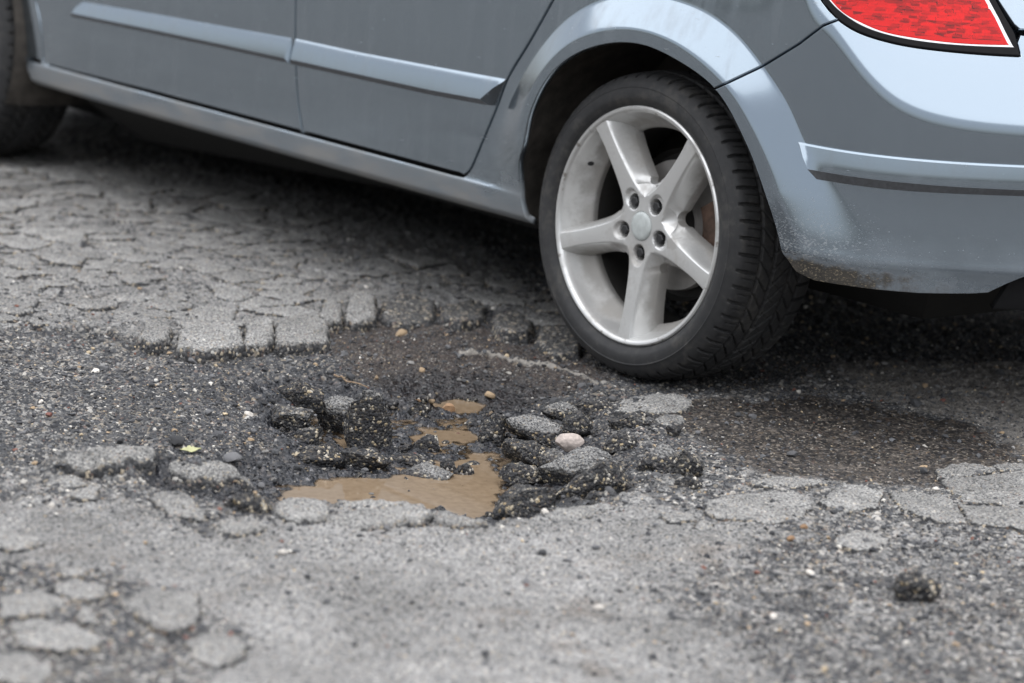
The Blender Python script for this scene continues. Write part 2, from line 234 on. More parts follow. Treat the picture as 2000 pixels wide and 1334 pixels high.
# ================================================================ helpers
rng = np.random.default_rng(7)
def tag(o, label=None, cat=None, group=None, kind=None):
    if label: o['label'] = label
    if cat: o['category'] = cat
    if group: o['group'] = group
    if kind: o['kind'] = kind
    return o
def mesh_np(name, V, Fc, mat=None, smooth=True, sharp=None):
    """V (n,3) array, Fc (m,3|4) array or list of tuples"""
    me = bpy.data.meshes.new(name)
    if isinstance(Fc, np.ndarray):
        n, k = Fc.shape
        me.vertices.add(len(V)); me.vertices.foreach_set('co', np.asarray(V, np.float32).ravel())
        me.loops.add(n*k); me.loops.foreach_set('vertex_index', Fc.astype(np.int32).ravel())
        me.polygons.add(n); me.polygons.foreach_set('loop_start', np.arange(0, n*k, k, dtype=np.int32))
        me.update(calc_edges=True)
    else:
        me.from_pydata([tuple(map(float, v)) for v in V], [], [tuple(map(int, f)) for f in Fc])
    me.validate(); me.update()
    me.polygons.foreach_set('use_smooth', np.full(len(me.polygons), smooth, bool))
    if sharp is not None and smooth: me.set_sharp_from_angle(angle=math.radians(sharp))
    if mat: me.materials.append(mat)
    return me
def obj(name, me, parent=None, loc=None, rot=None):
    o = bpy.data.objects.new(name, me); COL.objects.link(o)
    if parent: o.parent = parent
    if loc is not None: o.location = loc
    if rot is not None: o.rotation_euler = rot
    return o
def empty(name, loc=(0, 0, 0)):
    o = bpy.data.objects.new(name, None); COL.objects.link(o); o.location = loc; o.empty_display_size = .2
    return o
def grid_faces(n, m, wrap_n=False, wrap_m=False, flip=False):
    i = np.arange(n if wrap_n else n-1); j = np.arange(m if wrap_m else m-1)
    I, J = np.meshgrid(i, j, indexing='ij'); I2, J2 = (I+1) % n, (J+1) % m
    f = np.stack([I*m+J, I2*m+J, I2*m+J2, I*m+J2], -1).reshape(-1, 4)
    return f[:, ::-1] if flip else f
# ---- noise on arrays
def _hash(ix, iy, iz, seed):
    h = (ix.astype(np.int64)*374761393 + iy.astype(np.int64)*668265263 + iz.astype(np.int64)*2147483647 + seed*1274126177) & 0xFFFFFFFF
    h = ((h ^ (h >> 13))*1274126177) & 0xFFFFFFFF
    h = ((h ^ (h >> 16))*2246822519) & 0xFFFFFFFF
    return ((h ^ (h >> 15)) & 0xFFFFFF)/float(0xFFFFFF)
def vnoise2(x, y, seed=0):
    ix, iy = np.floor(x), np.floor(y); fx, fy = x-ix, y-iy
    fx = fx*fx*(3-2*fx); fy = fy*fy*(3-2*fy); z = np.zeros_like(ix)
    a, b = _hash(ix, iy, z, seed), _hash(ix+1, iy, z, seed); c, d = _hash(ix, iy+1, z, seed), _hash(ix+1, iy+1, z, seed)
    return ((a*(1-fx)+b*fx)*(1-fy) + (c*(1-fx)+d*fx)*fy)*2 - 1
def vnoise3(p, seed=0):
    i = np.floor(p); f = p-i; f = f*f*(3-2*f); r = 0
    for dx in (0, 1):
        for dy in (0, 1):
            for dz in (0, 1):
                w = (f[:, 0] if dx else 1-f[:, 0])*(f[:, 1] if dy else 1-f[:, 1])*(f[:, 2] if dz else 1-f[:, 2])
                r = r + w*_hash(i[:, 0]+dx, i[:, 1]+dy, i[:, 2]+dz, seed)
    return r*2 - 1
def fbm2(x, y, f, octv=3, seed=0):
    r = 0; a = 1.
    for k in range(octv):
        r = r + a*vnoise2(x*f*1.01+13.7*k, y*f+7.3*k, seed+k); f *= 2.03; a *= .5
    return r/1.6
def sdist(x, y, poly, margin=.35):
    """signed distance to a polygon, positive inside; -margin far away"""
    x = np.asarray(x, float); y = np.asarray(y, float)
    P = np.array(poly); r = np.full(x.shape, -margin)
    m = (x > P[:, 0].min()-margin) & (x < P[:, 0].max()+margin) & (y > P[:, 1].min()-margin) & (y < P[:, 1].max()+margin)
    X, Y = x[m], y[m]; d2 = np.full(X.shape, 1e9); ins = np.zeros(X.shape, bool)
    for (ax, ay), (bx, by) in zip(P, np.roll(P, -1, 0)):
        ex, ey = bx-ax, by-ay
        t = np.clip(((X-ax)*ex + (Y-ay)*ey)/(ex*ex+ey*ey+1e-12), 0, 1)
        d2 = np.minimum(d2, (X-ax-t*ex)**2 + (Y-ay-t*ey)**2)
        if ay != by:
            c = ((ay > Y) != (by > Y)) & (X < (bx-ax)*(Y-ay)/(by-ay)+ax); ins ^= c
    d = np.sqrt(d2); r[m] = np.maximum(np.where(ins, d, -d), -margin)
    return r
def resample(P, step, closed=True):
    P = np.array(P, float)
    if closed: P = np.vstack([P, P[:1]])
    out_ = []
    for a, b in zip(P[:-1], P[1:]):
        n = max(1, int(round(np.hypot(*(b-a))/step)))
        for k in range(n): out_.append(a+(b-a)*k/n)
    if not closed: out_.append(P[-1])
    return np.array(out_)
def chaikin(P, n=2):
    P = np.array(P, float)
    for _ in range(n):
        Q = np.roll(P, -1, 0); P = np.stack([.75*P+.25*Q, .25*P+.75*Q], 1).reshape(-1, 2)
    return P
def ccw(P):
    P = np.array(P, float); a = np.sum(P[:, 0]*np.roll(P[:, 1], -1) - np.roll(P[:, 0], -1)*P[:, 1])
    return P if a > 0 else P[::-1]
def poly_normals(P):
    e1 = P-np.roll(P, 1, 0); e2 = np.roll(P, -1, 0)-P
    def nn(e): return np.stack([e[:, 1], -e[:, 0]], 1)/(np.hypot(e[:, 0], e[:, 1])[:, None]+1e-12)
    n = nn(e1)+nn(e2); l = np.hypot(n[:, 0], n[:, 1])[:, None]
    return n/np.maximum(l, .35)                     # outward for ccw
def fill2d(B, pts):
    """triangulate a ccw boundary B with inner points; boundary keeps indices 0..len(B)-1"""
    allp = np.vstack([B, pts]) if len(pts) else B
    nb = len(B)
    vo, _, fo, ov, _, _ = delaunay_2d_cdt([Vector(map(float, q)) for q in allp], [], [list(range(nb))], 1, 1e-7)
    V = np.array([(v.x, v.y) for v in vo]); idx = np.full(nb, -1)
    for i, l in enumerate(ov):
        for k in l:
            if k < nb: idx[k] = i
    return V, np.array([tuple(f) for f in fo if len(f) == 3]), idx

# ---- node helper
class NT:
    def __init__(s, name):
        s.mat = bpy.data.materials.new(name); s.mat.use_nodes = True; s.t = s.mat.node_tree; s.t.nodes.clear()
        s.out = s.t.nodes.new('ShaderNodeOutputMaterial'); s.bsdf = s.t.nodes.new('ShaderNodeBsdfPrincipled')
        s.t.links.new(s.bsdf.outputs[0], s.out.inputs[0])
    def n(s, typ, **kw):
        nd = s.t.nodes.new(typ)
        for k, v in kw.items(): setattr(nd, k, v)
        return nd
    def set(s, sock, v):
        if isinstance(v, bpy.types.NodeSocket): s.t.links.new(v, sock)
        else: sock.default_value = v
        return s
    def b(s, **kw):
        for k, v in kw.items():
            s.set(s.bsdf.inputs[k.replace('_', ' ')], (*v, 1) if isinstance(v, tuple) and len(v) == 3 else v)
    def coord(s, which='Object'): return s.n('ShaderNodeTexCoord').outputs[which]
    def noise(s, vec, scale, detail=3, rough=.55):
        nd = s.n('ShaderNodeTexNoise'); s.set(nd.inputs['Vector'], vec); nd.inputs['Scale'].default_value = scale
        nd.inputs['Detail'].default_value = detail; nd.inputs['Roughness'].default_value = rough
        return nd.outputs['Fac']
    def voro(s, vec, scale, feature='F1', rnd=1):
        nd = s.n('ShaderNodeTexVoronoi', feature=feature); s.set(nd.inputs['Vector'], vec); nd.inputs['Scale'].default_value = scale
        nd.inputs['Randomness'].default_value = rnd
        return nd
    def math(s, op, a, b_=0., c=0., clamp=False):
        nd = s.n('ShaderNodeMath', operation=op, use_clamp=clamp); s.set(nd.inputs[0], a); s.set(nd.inputs[1], b_); s.set(nd.inputs[2], c)
        return nd.outputs[0]
    def ramp(s, v, *stops, interp='LINEAR'):
        nd = s.n('ShaderNodeValToRGB'); e = nd.color_ramp.elements; nd.color_ramp.interpolation = interp
        while len(e) < len(stops): e.new(.5)
        for q, (pos, c) in zip(e, stops):
            q.position = pos; q.color = (*(c if isinstance(c, tuple) else (c, c, c)), 1)
        s.set(nd.inputs[0], v); return nd.outputs[0]
    def rng(s, v, a, b_, c=0., d=1.):
        nd = s.n('ShaderNodeMapRange'); nd.interpolation_type = 'SMOOTHSTEP'; s.set(nd.inputs[0], v)
        for i, q in enumerate((a, b_, c, d)): nd.inputs[i+1].default_value = q
        return nd.outputs[0]
    def mix(s, f, a, b_, blend='MIX'):
        nd = s.n('ShaderNodeMix', data_type='RGBA', blend_type=blend); s.set(nd.inputs['Factor'], f)
        s.set(nd.inputs[6], (*a, 1) if isinstance(a, tuple) else a); s.set(nd.inputs[7], (*b_, 1) if isinstance(b_, tuple) else b_)
        return nd.outputs[2]
    def attr(s, name): return s.n('ShaderNodeAttribute', attribute_name=name)
    def sep(s, v):
        nd = s.n('ShaderNodeSeparateXYZ'); s.set(nd.inputs[0], v); return nd.outputs
    def sepc(s, v):
        nd = s.n('ShaderNodeSeparateColor'); s.set(nd.inputs[0], v); return nd.outputs
    def mapping(s, vec, scale=(1, 1, 1), rot=(0, 0, 0)):
        nd = s.n('ShaderNodeMapping'); s.set(nd.inputs[0], vec); nd.inputs['Scale'].default_value = scale; nd.inputs['Rotation'].default_value = rot
        return nd.outputs[0]
    def bump(s, h, strength=.5, dist=.002, normal=None):
        nd = s.n('ShaderNodeBump'); nd.inputs['Strength'].default_value = strength; nd.inputs['Distance'].default_value = dist
        s.set(nd.inputs['Height'], h)
        if normal is not None: s.set(nd.inputs['Normal'], normal)
        return nd.outputs[0]

# ================================================================ materials
def aggregate(m, vec, scale=150):
    """stone-by-stone colour of broken asphalt: (colour, cell value, distance)"""
    v = m.voro(vec, scale); c = m.sepc(v.outputs['Color'])
    col = m.ramp(c[0], (0, (.018, .019, .022)), (.40, (.034, .036, .041)), (.64, (.058, .060, .065)), (.80, (.12, .12, .122)),
                 (.89, (.19, .175, .155)), (.94, (.33, .28, .21)), (.965, (.12, .065, .052)), (.98, (.45, .42, .37)), (1, (.62, .60, .56)))
    return col, c, v.outputs['Distance']
def ground_material():
    m = NT('road_surface'); P = m.coord('Object')
    z = m.sepc(m.attr('zone').outputs['Color']); z2 = m.sepc(m.attr('zone2').outputs['Color'])
    agg, cell, dist = aggregate(m, P, 135)
    agg2, cell2, dist2 = aggregate(m, P, 300)
    gravel = m.mix(.45, agg, agg2)
    big = m.noise(P, 7, 4); mid = m.noise(P, 34, 4, .6); fine = m.noise(P, 190, 3, .6)
    pale = m.math('MULTIPLY', m.math('MULTIPLY', m.rng(cell[1], .84, .90), .62), m.rng(z[0], .15, .40))                # pale chippings in the worn surfacing
    gravel = m.mix(pale, gravel, m.ramp(cell[2], (0, (.30, .28, .25)), (1, (.52, .51, .49))))
    gravel = m.mix(1, gravel, m.ramp(big, (.3, .75), (.7, 1.2)), 'MULTIPLY')
    worn = m.mix(m.rng(m.math('ADD', cell2[1], m.math('MULTIPLY', fine, .5)), .75, 1.0, .12, .75), m.ramp(fine, (.30, (.13, .13, .132)), (.5, (.255, .254, .253)), (.7, (.38, .378, .373))), agg2)
    worn = m.mix(1, worn, m.ramp(big, (.3, (.80, .79, .77)), (.7, (1.14, 1.13, 1.11))), 'MULTIPLY')
    worn = m.mix(1, worn, m.ramp(m.noise(P, 2.4, 4, .6), (.36, .80), (.62, 1.10)), 'MULTIPLY')
    stain = m.rng(m.noise(P, 5.3, 4, .6), .56, .72)
    worn = m.mix(m.math('MULTIPLY', stain, .55), worn, m.mix(1, worn, (.62, .52, .44), 'MULTIPLY'))
    worn = m.mix(1, worn, m.ramp(mid, (.34, .84), (.6, 1.05)), 'MULTIPLY')
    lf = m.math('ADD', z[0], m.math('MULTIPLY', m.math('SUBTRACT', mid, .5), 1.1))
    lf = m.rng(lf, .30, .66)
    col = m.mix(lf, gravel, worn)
    soil = m.mix(.35, m.ramp(mid, (.3, (.026, .019, .015)), (.7, (.062, .044, .034))), agg2)
    col = m.mix(m.rng(m.math('ADD', z2[0], m.math('MULTIPLY', m.math('SUBTRACT', mid, .5), .6)), .3, .7, 0, .85), col, soil)
    dust = m.mix(.3, m.ramp(mid, (.3, (.19, .175, .158)), (.7, (.29, .27, .245))), agg2)
    col = m.mix(m.rng(m.math('ADD', z2[1], m.math('MULTIPLY', m.math('SUBTRACT', mid, .5), .7)), .3, .75, 0, .8), col, dust)
    damp = m.rng(m.math('ADD', z[1], m.math('MULTIPLY', m.math('SUBTRACT', mid, .5), .5)), .3, .6)
    speck = m.rng(cell2[1], .955, .975)
    col = m.mix(m.math('MULTIPLY', damp, m.math('SUBTRACT', 1, m.math('MULTIPLY', speck, .9))), col, m.mix(1, col, (.43, .385, .355), 'MULTIPLY'))
    col = m.mix(m.math('MULTIPLY', m.math('MULTIPLY', damp, speck), .6), col, (.34, .30, .24))
    chalk = m.rng(m.math('ADD', z2[2], m.math('MULTIPLY', m.math('SUBTRACT', mid, .5), .8)), .45, .9)
    col = m.mix(m.math('MULTIPLY', chalk, .7), col, (.33, .31, .28))
    wet = m.rng(m.math('ADD', z[2], m.math('MULTIPLY', m.math('SUBTRACT', mid, .5), .5)), .3, .75)
    col = m.mix(wet, col, m.mix(1, col, (.40, .415, .47), 'MULTIPLY'))
    m.b(Base_Color=col, Roughness=m.math('SUBTRACT', .92, m.math('ADD', m.math('MULTIPLY', wet, .64), m.math('MULTIPLY', damp, .30))))
    h = m.math('ADD', m.math('MULTIPLY', m.math('SUBTRACT', 1, dist), m.math('SUBTRACT', 1, m.math('MULTIPLY', lf, .6))), m.math('MULTIPLY', fine, .5))
    m.set(m.bsdf.inputs['Normal'], m.bump(h, .9, .004)); m.bsdf.inputs['Specular IOR Level'].default_value = .3
    return m.mat
def slab_material():
    m = NT('worn_asphalt'); P = m.coord('Object'); z = m.sepc(m.attr('zone').outputs['Color'])
    agg, cell, dist = aggregate(m, P, 170); agg2, c2, d2 = aggregate(m, P, 330)
    rnd = m.n('ShaderNodeObjectInfo').outputs['Random']
    fine = m.noise(P, 210, 3, .6); big = m.noise(P, 14, 3)
    top = m.mix(m.rng(m.math('ADD', c2[1], m.math('MULTIPLY', fine, .5)), .75, 1.0, .10, .75), m.ramp(fine, (.30, (.125, .126, .128)), (.5, (.25, .25, .249)), (.7, (.38, .378, .373))), agg2)
    top = m.mix(1, top, m.ramp(big, (.3, .8), (.7, 1.18)), 'MULTIPLY')
    top = m.mix(1, top, m.ramp(rnd, (0, (.92, .905, .875)), (1, (1.16, 1.145, 1.11))), 'MULTIPLY')
    side = m.mix(m.rng(cell[1], .91, .94), m.mix(.6, (.040, .038, .036), agg), (.34, .29, .22))
    tf = m.rng(m.math('ADD', z[0], m.math('MULTIPLY', m.math('SUBTRACT', fine, .5), .5)), .35, .7)
    col = m.mix(tf, side, top)
    m.b(Base_Color=col, Roughness=.92); m.bsdf.inputs['Specular IOR Level'].default_value = .3
    m.set(m.bsdf.inputs['Normal'], m.bump(m.math('ADD', m.math('SUBTRACT', 1, dist), m.math('MULTIPLY', fine, .7)), .8, .0035))
    return m.mat
def chunk_material(name='broken_asphalt', wet=0.):
    m = NT(name); P = m.coord('Object'); z = m.sepc(m.attr('zone').outputs['Color'])
    agg, cell, dist = aggregate(m, P, 190); agg2, c2, d2 = aggregate(m, P, 380)
    fine = m.noise(P, 200, 3); mid = m.noise(P, 45, 3)
    base = m.mix(.55, m.mix(.5, agg, agg2), (.022, .022, .024))
    base = m.mix(m.math('MULTIPLY', m.rng(m.math('SUBTRACT', cell[1], m.math('MULTIPLY', dist, .12)), .74, .78), m.rng(mid, .40, .58)), base, m.ramp(cell[2], (0, (.36, .27, .15)), (.5, (.44, .38, .28)), (1, (.55, .52, .47))))
    dusty = m.mix(m.rng(m.math('ADD', c2[1], m.math('MULTIPLY', fine, .5)), .70, 1.0, .10, .85), m.ramp(fine, (.3, (.14, .139, .137)), (.7, (.36, .355, .345))), agg2)
    f = m.rng(m.math('ADD', z[0], m.math('MULTIPLY', m.math('SUBTRACT', mid, .5), .8)), .35, .75)
    col = m.mix(f, base, dusty)
    w = m.rng(z[1], .2, .8)
    col = m.mix(w, col, m.mix(1, col, (.5, .5, .54), 'MULTIPLY'))
    m.b(Base_Color=col, Roughness=m.math('SUBTRACT', .9, m.math('MULTIPLY', w, .55))); m.bsdf.inputs['Specular IOR Level'].default_value = .35
    m.set(m.bsdf.inputs['Normal'], m.bump(m.math('ADD', m.math('SUBTRACT', 1, dist), m.math('MULTIPLY', fine, .6)), 1, .005))
    return m.mat
def stone_material(name, c, var=.3):
    m = NT(name); P = m.coord('Object'); f = m.noise(P, 120, 4); r = m.n('ShaderNodeObjectInfo').outputs['Random']
    a, b_ = tuple(q*(1-var) for q in c), tuple(min(1, q*(1+var)) for q in c)
    col = m.mix(1, m.ramp(f, (.3, a), (.7, b_)), m.ramp(r, (0, .7), (1, 1.25)), 'MULTIPLY')
    m.b(Base_Color=col, Roughness=.82); m.set(m.bsdf.inputs['Normal'], m.bump(f, .5, .003)); return m.mat
def grit_material():
    m = NT('loose_grit'); a = m.attr('tint').outputs['Color']; P = m.coord('Object')
    col = m.mix(1, a, m.ramp(m.noise(P, 320, 2), (.3, .7), (.7, 1.25)), 'MULTIPLY')
    m.b(Base_Color=col, Roughness=.8); return m.mat
def simple(name, c, rough=.5, metal=0., bumpy=0., spec=.5, coat=0., scale=80, var=.12):
    m = NT(name); P = m.coord('Object'); f = m.noise(P, scale, 3)
    m.b(Base_Color=m.mix(1, c, m.ramp(f, (.3, 1-var), (.7, 1+var)), 'MULTIPLY'), Roughness=rough, Metallic=metal)
    m.bsdf.inputs['Specular IOR Level'].default_value = spec; m.bsdf.inputs['Coat Weight'].default_value = coat; m.bsdf.inputs['Coat Roughness'].default_value = .04
    if bumpy: m.set(m.bsdf.inputs['Normal'], m.bump(f, bumpy, .002))
    return m.mat
def paint_material(name, base=(.288, .345, .398), dirt_lo=.27, dirt_hi=.40, dirt_amt=1.0):
    m = NT(name); P = m.coord('Object'); xyz = m.sep(P)
    flake = m.noise(P, 2600, 1); cloud = m.noise(P, 3.1, 3)
    col = m.mix(1, base, m.ramp(flake, (.3, .93), (.7, 1.07)), 'MULTIPLY')
    # road dirt: film and splashes thrown up on the lower panels
    film = m.noise(m.mapping(P, (2.2, 2.2, 7)), 2.6, 5, .6)
    streak = m.noise(m.mapping(P, (26, 26, 160), (0, .35, 0)), 1.0, 3, .5)
    spl = m.noise(P, 130, 3, .6)
    low = m.rng(xyz[2], dirt_hi, dirt_lo)
    f1 = m.math('MULTIPLY', m.rng(m.math('ADD', m.math('MULTIPLY', low, .72), m.math('SUBTRACT', film, .5)), .28, .85), .62*dirt_amt)
    fine = m.noise(m.mapping(P, (70, 70, 420), (0, .30, 0)), 1.0, 3, .6)
    f2 = m.math('MAXIMUM', m.math('MULTIPLY', m.rng(m.math('ADD', streak, m.math('MULTIPLY', low, .03)), .71, .77), .30*dirt_amt), m.math('MULTIPLY', m.rng(m.math('ADD', fine, m.math('MULTIPLY', low, .05)), .64, .78), .26*dirt_amt))
    f2 = m.math('MAXIMUM', f2, m.math('MULTIPLY', m.rng(m.noise(m.mapping(P, (9, 9, 1.2)), 3.0, 3), .45, .8), .12*dirt_amt))
    f3 = m.math('MULTIPLY', m.rng(m.math('ADD', spl, m.math('MULTIPLY', low, .10)), .75, .80), .4*dirt_amt)
    d = m.math('MAXIMUM', m.math('MAXIMUM', f1, f2), f3, clamp=True)
    dust = m.ramp(film, (.3, (.155, .140, .125)), (.7, (.24, .23, .215)))
    m.b(Base_Color=m.mix(d, col, dust), Metallic=m.math('SUBTRACT', .97, m.math('MULTIPLY', d, .97)),
        Roughness=m.math('ADD', .14, m.math('MULTIPLY', d, .6)), Coat_Weight=m.math('SUBTRACT', .95, m.math('MULTIPLY', d, .85)),
        Coat_Roughness=m.math('ADD', .035, m.math('MULTIPLY', cloud, .05)))
    return m.mat
def bumper_material():
    """paint with the scraped, muddy lower corner; chin grime also paints its shaded underside"""
    m = NT('bumper_paint'); P = m.coord('Object'); xyz = m.sep(P)
    flake = m.noise(P, 2600, 1)
    col = m.mix(1, (.286, .342, .398), m.ramp(flake, (.3, .93), (.7, 1.07)), 'MULTIPLY')
    n1 = m.noise(P, 34, 6, .7); n2 = m.noise(m.mapping(P, (110, 110, 240), (0, .5, .3)), 1.6, 4, .65); n3 = m.noise(P, 3.5, 3)
    low = m.rng(xyz[2], .382, .332); near = m.rng(xyz[0], .80, .50)
    mud_shade = m.rng(m.math('ADD', m.math('MULTIPLY', low, m.math('ADD', .42, m.math('MULTIPLY', near, .52))), m.math('MULTIPLY', m.math('SUBTRACT', n1, .5), .9)), .30, .85)  # corner mud; along the chin the same dark colour paints shade
    film = m.math('MULTIPLY', m.rng(m.math('ADD', m.math('MULTIPLY', m.rng(xyz[2], .52, .36), .45), m.math('SUBTRACT', n3, .5)), .2, .75), .38)
    fan = m.math('MULTIPLY', m.rng(xyz[2], .56, .36), m.rng(xyz[0], .86, .46))
    scr = m.math('MAXIMUM', m.math('MULTIPLY', m.rng(n2, .66, .72), m.math('MULTIPLY', m.rng(xyz[2], .50, .38), .5)), m.math('MULTIPLY', m.rng(m.math('ADD', n2, m.math('MULTIPLY', fan, .12)), .62, .76), m.math('MULTIPLY', fan, .75)))
    d = m.math('MAXIMUM', m.math('MAXIMUM', mud_shade, film), scr, clamp=True)
    muck = m.mix(m.math('MULTIPLY', m.rng(n2, .54, .66), m.math('MULTIPLY', near, .9)), m.ramp(n1, (.3, (.022, .021, .020)), (.7, (.062, .054, .044))), (.27, .225, .155))
    dirt = m.mix(mud_shade, m.mix(m.rng(scr, .1, .4), (.17, .165, .16), (.34, .33, .32)), muck)
    m.b(Base_Color=m.mix(d, col, dirt), Metallic=m.math('SUBTRACT', .97, m.math('MULTIPLY', d, .97)),
        Roughness=m.math('ADD', .14, m.math('MULTIPLY', d, .65)), Coat_Weight=m.math('SUBTRACT', .95, m.math('MULTIPLY', d, .9)), Coat_Roughness=.045)
    m.set(m.bsdf.inputs['Normal'], m.bump(m.math('MULTIPLY', mud_shade, n1), .5, .003))
    return m.mat
def tyre_material():
    m = NT('tyre_rubber'); P = m.coord('Object'); f = m.noise(P, 60, 4, .6); g = m.noise(P, 9, 3); w = m.math('ADD', m.math('MULTIPLY', f, .6), m.math('MULTIPLY', g, .5))
    col = m.ramp(w, (.36, (.021, .0215, .023)), (.56, (.030, .030, .031)), (.72, (.060, .057, .053)))
    m.b(Base_Color=col, Roughness=.68); m.bsdf.inputs['Specular IOR Level'].default_value = .42
    m.set(m.bsdf.inputs['Normal'], m.bump(f, .25, .001)); return m.mat
def alloy_material():
    m = NT('alloy_silver'); P = m.coord('Object'); s = m.noise(P, 420, 2, .6); g = m.noise(P, 14, 4, .6); k = m.noise(m.mapping(P, (1, 1, 1)), 55, 3)
    xyz = m.sep(P)
    r = m.math('SQRT', m.math('ADD', m.math('MULTIPLY', xyz[0], xyz[0]), m.math('MULTIPLY', xyz[2], xyz[2])))
    deep = m.rng(xyz[1], .015, .065)
    grime = m.math('MULTIPLY', m.rng(m.math('ADD', g, m.math('MULTIPLY', deep, .26)), .46, .78), .62)
    speck = m.math('MULTIPLY', m.rng(s, .70, .76), .5)
    dx, dz = m.math('SUBTRACT', xyz[0], .098), m.math('ADD', xyz[2], .018)
    spot = m.rng(m.math('ADD', m.math('SQRT', m.math('ADD', m.math('MULTIPLY', dx, dx), m.math('MULTIPLY', dz, dz))), m.math('MULTIPLY', m.math('SUBTRACT', k, .5), .03)), .020, .010)
    grime = m.math('MAXIMUM', grime, m.math('MULTIPLY', spot, .55))
    kerb = m.math('MULTIPLY', m.rng(r, .2315, .2345), m.rng(k, .60, .68))          # kerbed lip
    col = m.mix(m.math('MAXIMUM', grime, speck), (.63, .63, .62), m.ramp(g, (.3, (.115, .10, .085)), (.7, (.22, .195, .165))))
    col = m.mix(m.math('MULTIPLY', kerb, .7), col, (.20, .175, .15))
    m.b(Base_Color=col, Metallic=m.math('SUBTRACT', .62, m.math('MULTIPLY', grime, .6)), Roughness=m.math('ADD', .33, m.math('MULTIPLY', grime, .4)))
    m.set(m.bsdf.inputs['Normal'], m.bump(k, .06, .001)); return m.mat
def lens_material():
    """thin red-tinted clear plastic: what shows is the reflector behind it"""
    m = NT('red_lens'); t = m.t; t.nodes.remove(m.bsdf)
    tr = m.n('ShaderNodeBsdfTransparent'); tr.inputs[0].default_value = (.84, .045, .05, 1)
    gl = m.n('ShaderNodeBsdfGlossy'); gl.inputs['Roughness'].default_value = .04
    fr = m.n('ShaderNodeFresnel'); fr.inputs['IOR'].default_value = 1.42
    mx = m.n('ShaderNodeMixShader'); t.links.new(fr.outputs[0], mx.inputs[0]); t.links.new(tr.outputs[0], mx.inputs[1]); t.links.new(gl.outputs[0], mx.inputs[2])
    t.links.new(mx.outputs[0], m.out.inputs[0]); return m.mat
def reflector_material():
    m = NT('lamp_reflector'); P = m.coord('Object'); f = m.noise(P, 180, 2)
    m.b(Base_Color=m.ramp(f, (.3, (.86, .86, .86)), (.7, (.96, .96, .96))), Metallic=.45, Roughness=.3); return m.mat
def water_material():
    m = NT('muddy_water'); P = m.coord('Object'); f = m.noise(P, 6, 4); g = m.noise(P, 60, 3); fleck = m.noise(P, 170, 2)
    col = m.mix(.85, m.ramp(f, (.3, (.165, .118, .075)), (.7, (.215, .158, .105))), m.ramp(g, (.3, (.165, .12, .078)), (.7, (.22, .165, .112))))
    col = m.mix(m.math('MULTIPLY', m.rng(fleck, .70, .76), .6), col, (.05, .038, .026))
    m.b(Base_Color=col, Roughness=.03); m.bsdf.inputs['IOR'].default_value = 1.33
    m.set(m.bsdf.inputs['Normal'], m.bump(m.noise(P, 25, 2), .02, .002))
    # silt hides the bed only where the water is deep enough
    dep = m.sepc(m.attr('depth').outputs['Color'])[0]
    clear = m.n('ShaderNodeBsdfTransparent'); clear.inputs[0].default_value = (.62, .52, .42, 1)
    gl = m.n('ShaderNodeBsdfGlossy'); gl.inputs['Roughness'].default_value = .03; fr = m.n('ShaderNodeFresnel'); fr.inputs['IOR'].default_value = 1.33
    thin = m.n('ShaderNodeMixShader'); m.t.links.new(fr.outputs[0], thin.inputs[0]); m.t.links.new(clear.outputs[0], thin.inputs[1]); m.t.links.new(gl.outputs[0], thin.inputs[2])
    mx = m.n('ShaderNodeMixShader'); m.set(mx.inputs[0], m.rng(dep, .0005, .009, .12, 1)); m.t.links.new(thin.outputs[0], mx.inputs[1]); m.t.links.new(m.bsdf.outputs[0], mx.inputs[2])
    m.t.links.new(mx.outputs[0], m.out.inputs[0]); return m.mat

M = dict(ground=ground_material(), slab=slab_material(), chunk=chunk_material(), grit=grit_material(), water=water_material(),
         paint=paint_material('slate_paint'), sillp=paint_material('slate_paint_lower', dirt_lo=.26, dirt_hi=.46, dirt_amt=1.35), bumper=bumper_material(),
         tyre=tyre_material(), alloy=alloy_material(), lens=lens_material(), reflector=reflector_material(),
         black=simple('black_rubber', (.010, .010, .011), .75, spec=.15), liner=simple('wheel_well_plastic', (.055, .048, .041), .9, bumpy=.6, scale=30, var=.4),
         under=simple('underbody', (.015, .014, .013), .95, bumpy=.5, scale=20), dark_metal=simple('dusty_shaded_metal', (.03, .028, .026), .7, .3),
         disc=simple('brake_disc_steel', (.46, .44, .42), .42, .5, scale=40), caliper=simple('rusty_caliper', (.10, .062, .045), .8, .1, bumpy=.4, scale=60, var=.4),
         cap=simple('cap_silver', (.50, .53, .52), .5, .25), bolt=simple('black_bolt', (.018, .018, .019), .5),
         bezel=simple('lamp_bezel_silver', (.56, .56, .57), .16, .9, coat=.4, var=.03), glass=simple('tinted_glass', (.012, .014, .015), .05, coat=1.),
         lip=simple('dark_underside_shade', (.040, .042, .046), .42, scale=140, var=.3), leaf=simple('dry_leaf', (.37, .37, .20), .75), twig=simple('dry_twig', (.24, .17, .11), .85, scale=200, var=.3))  # lip: dark colour standing in for shade under the mouldings

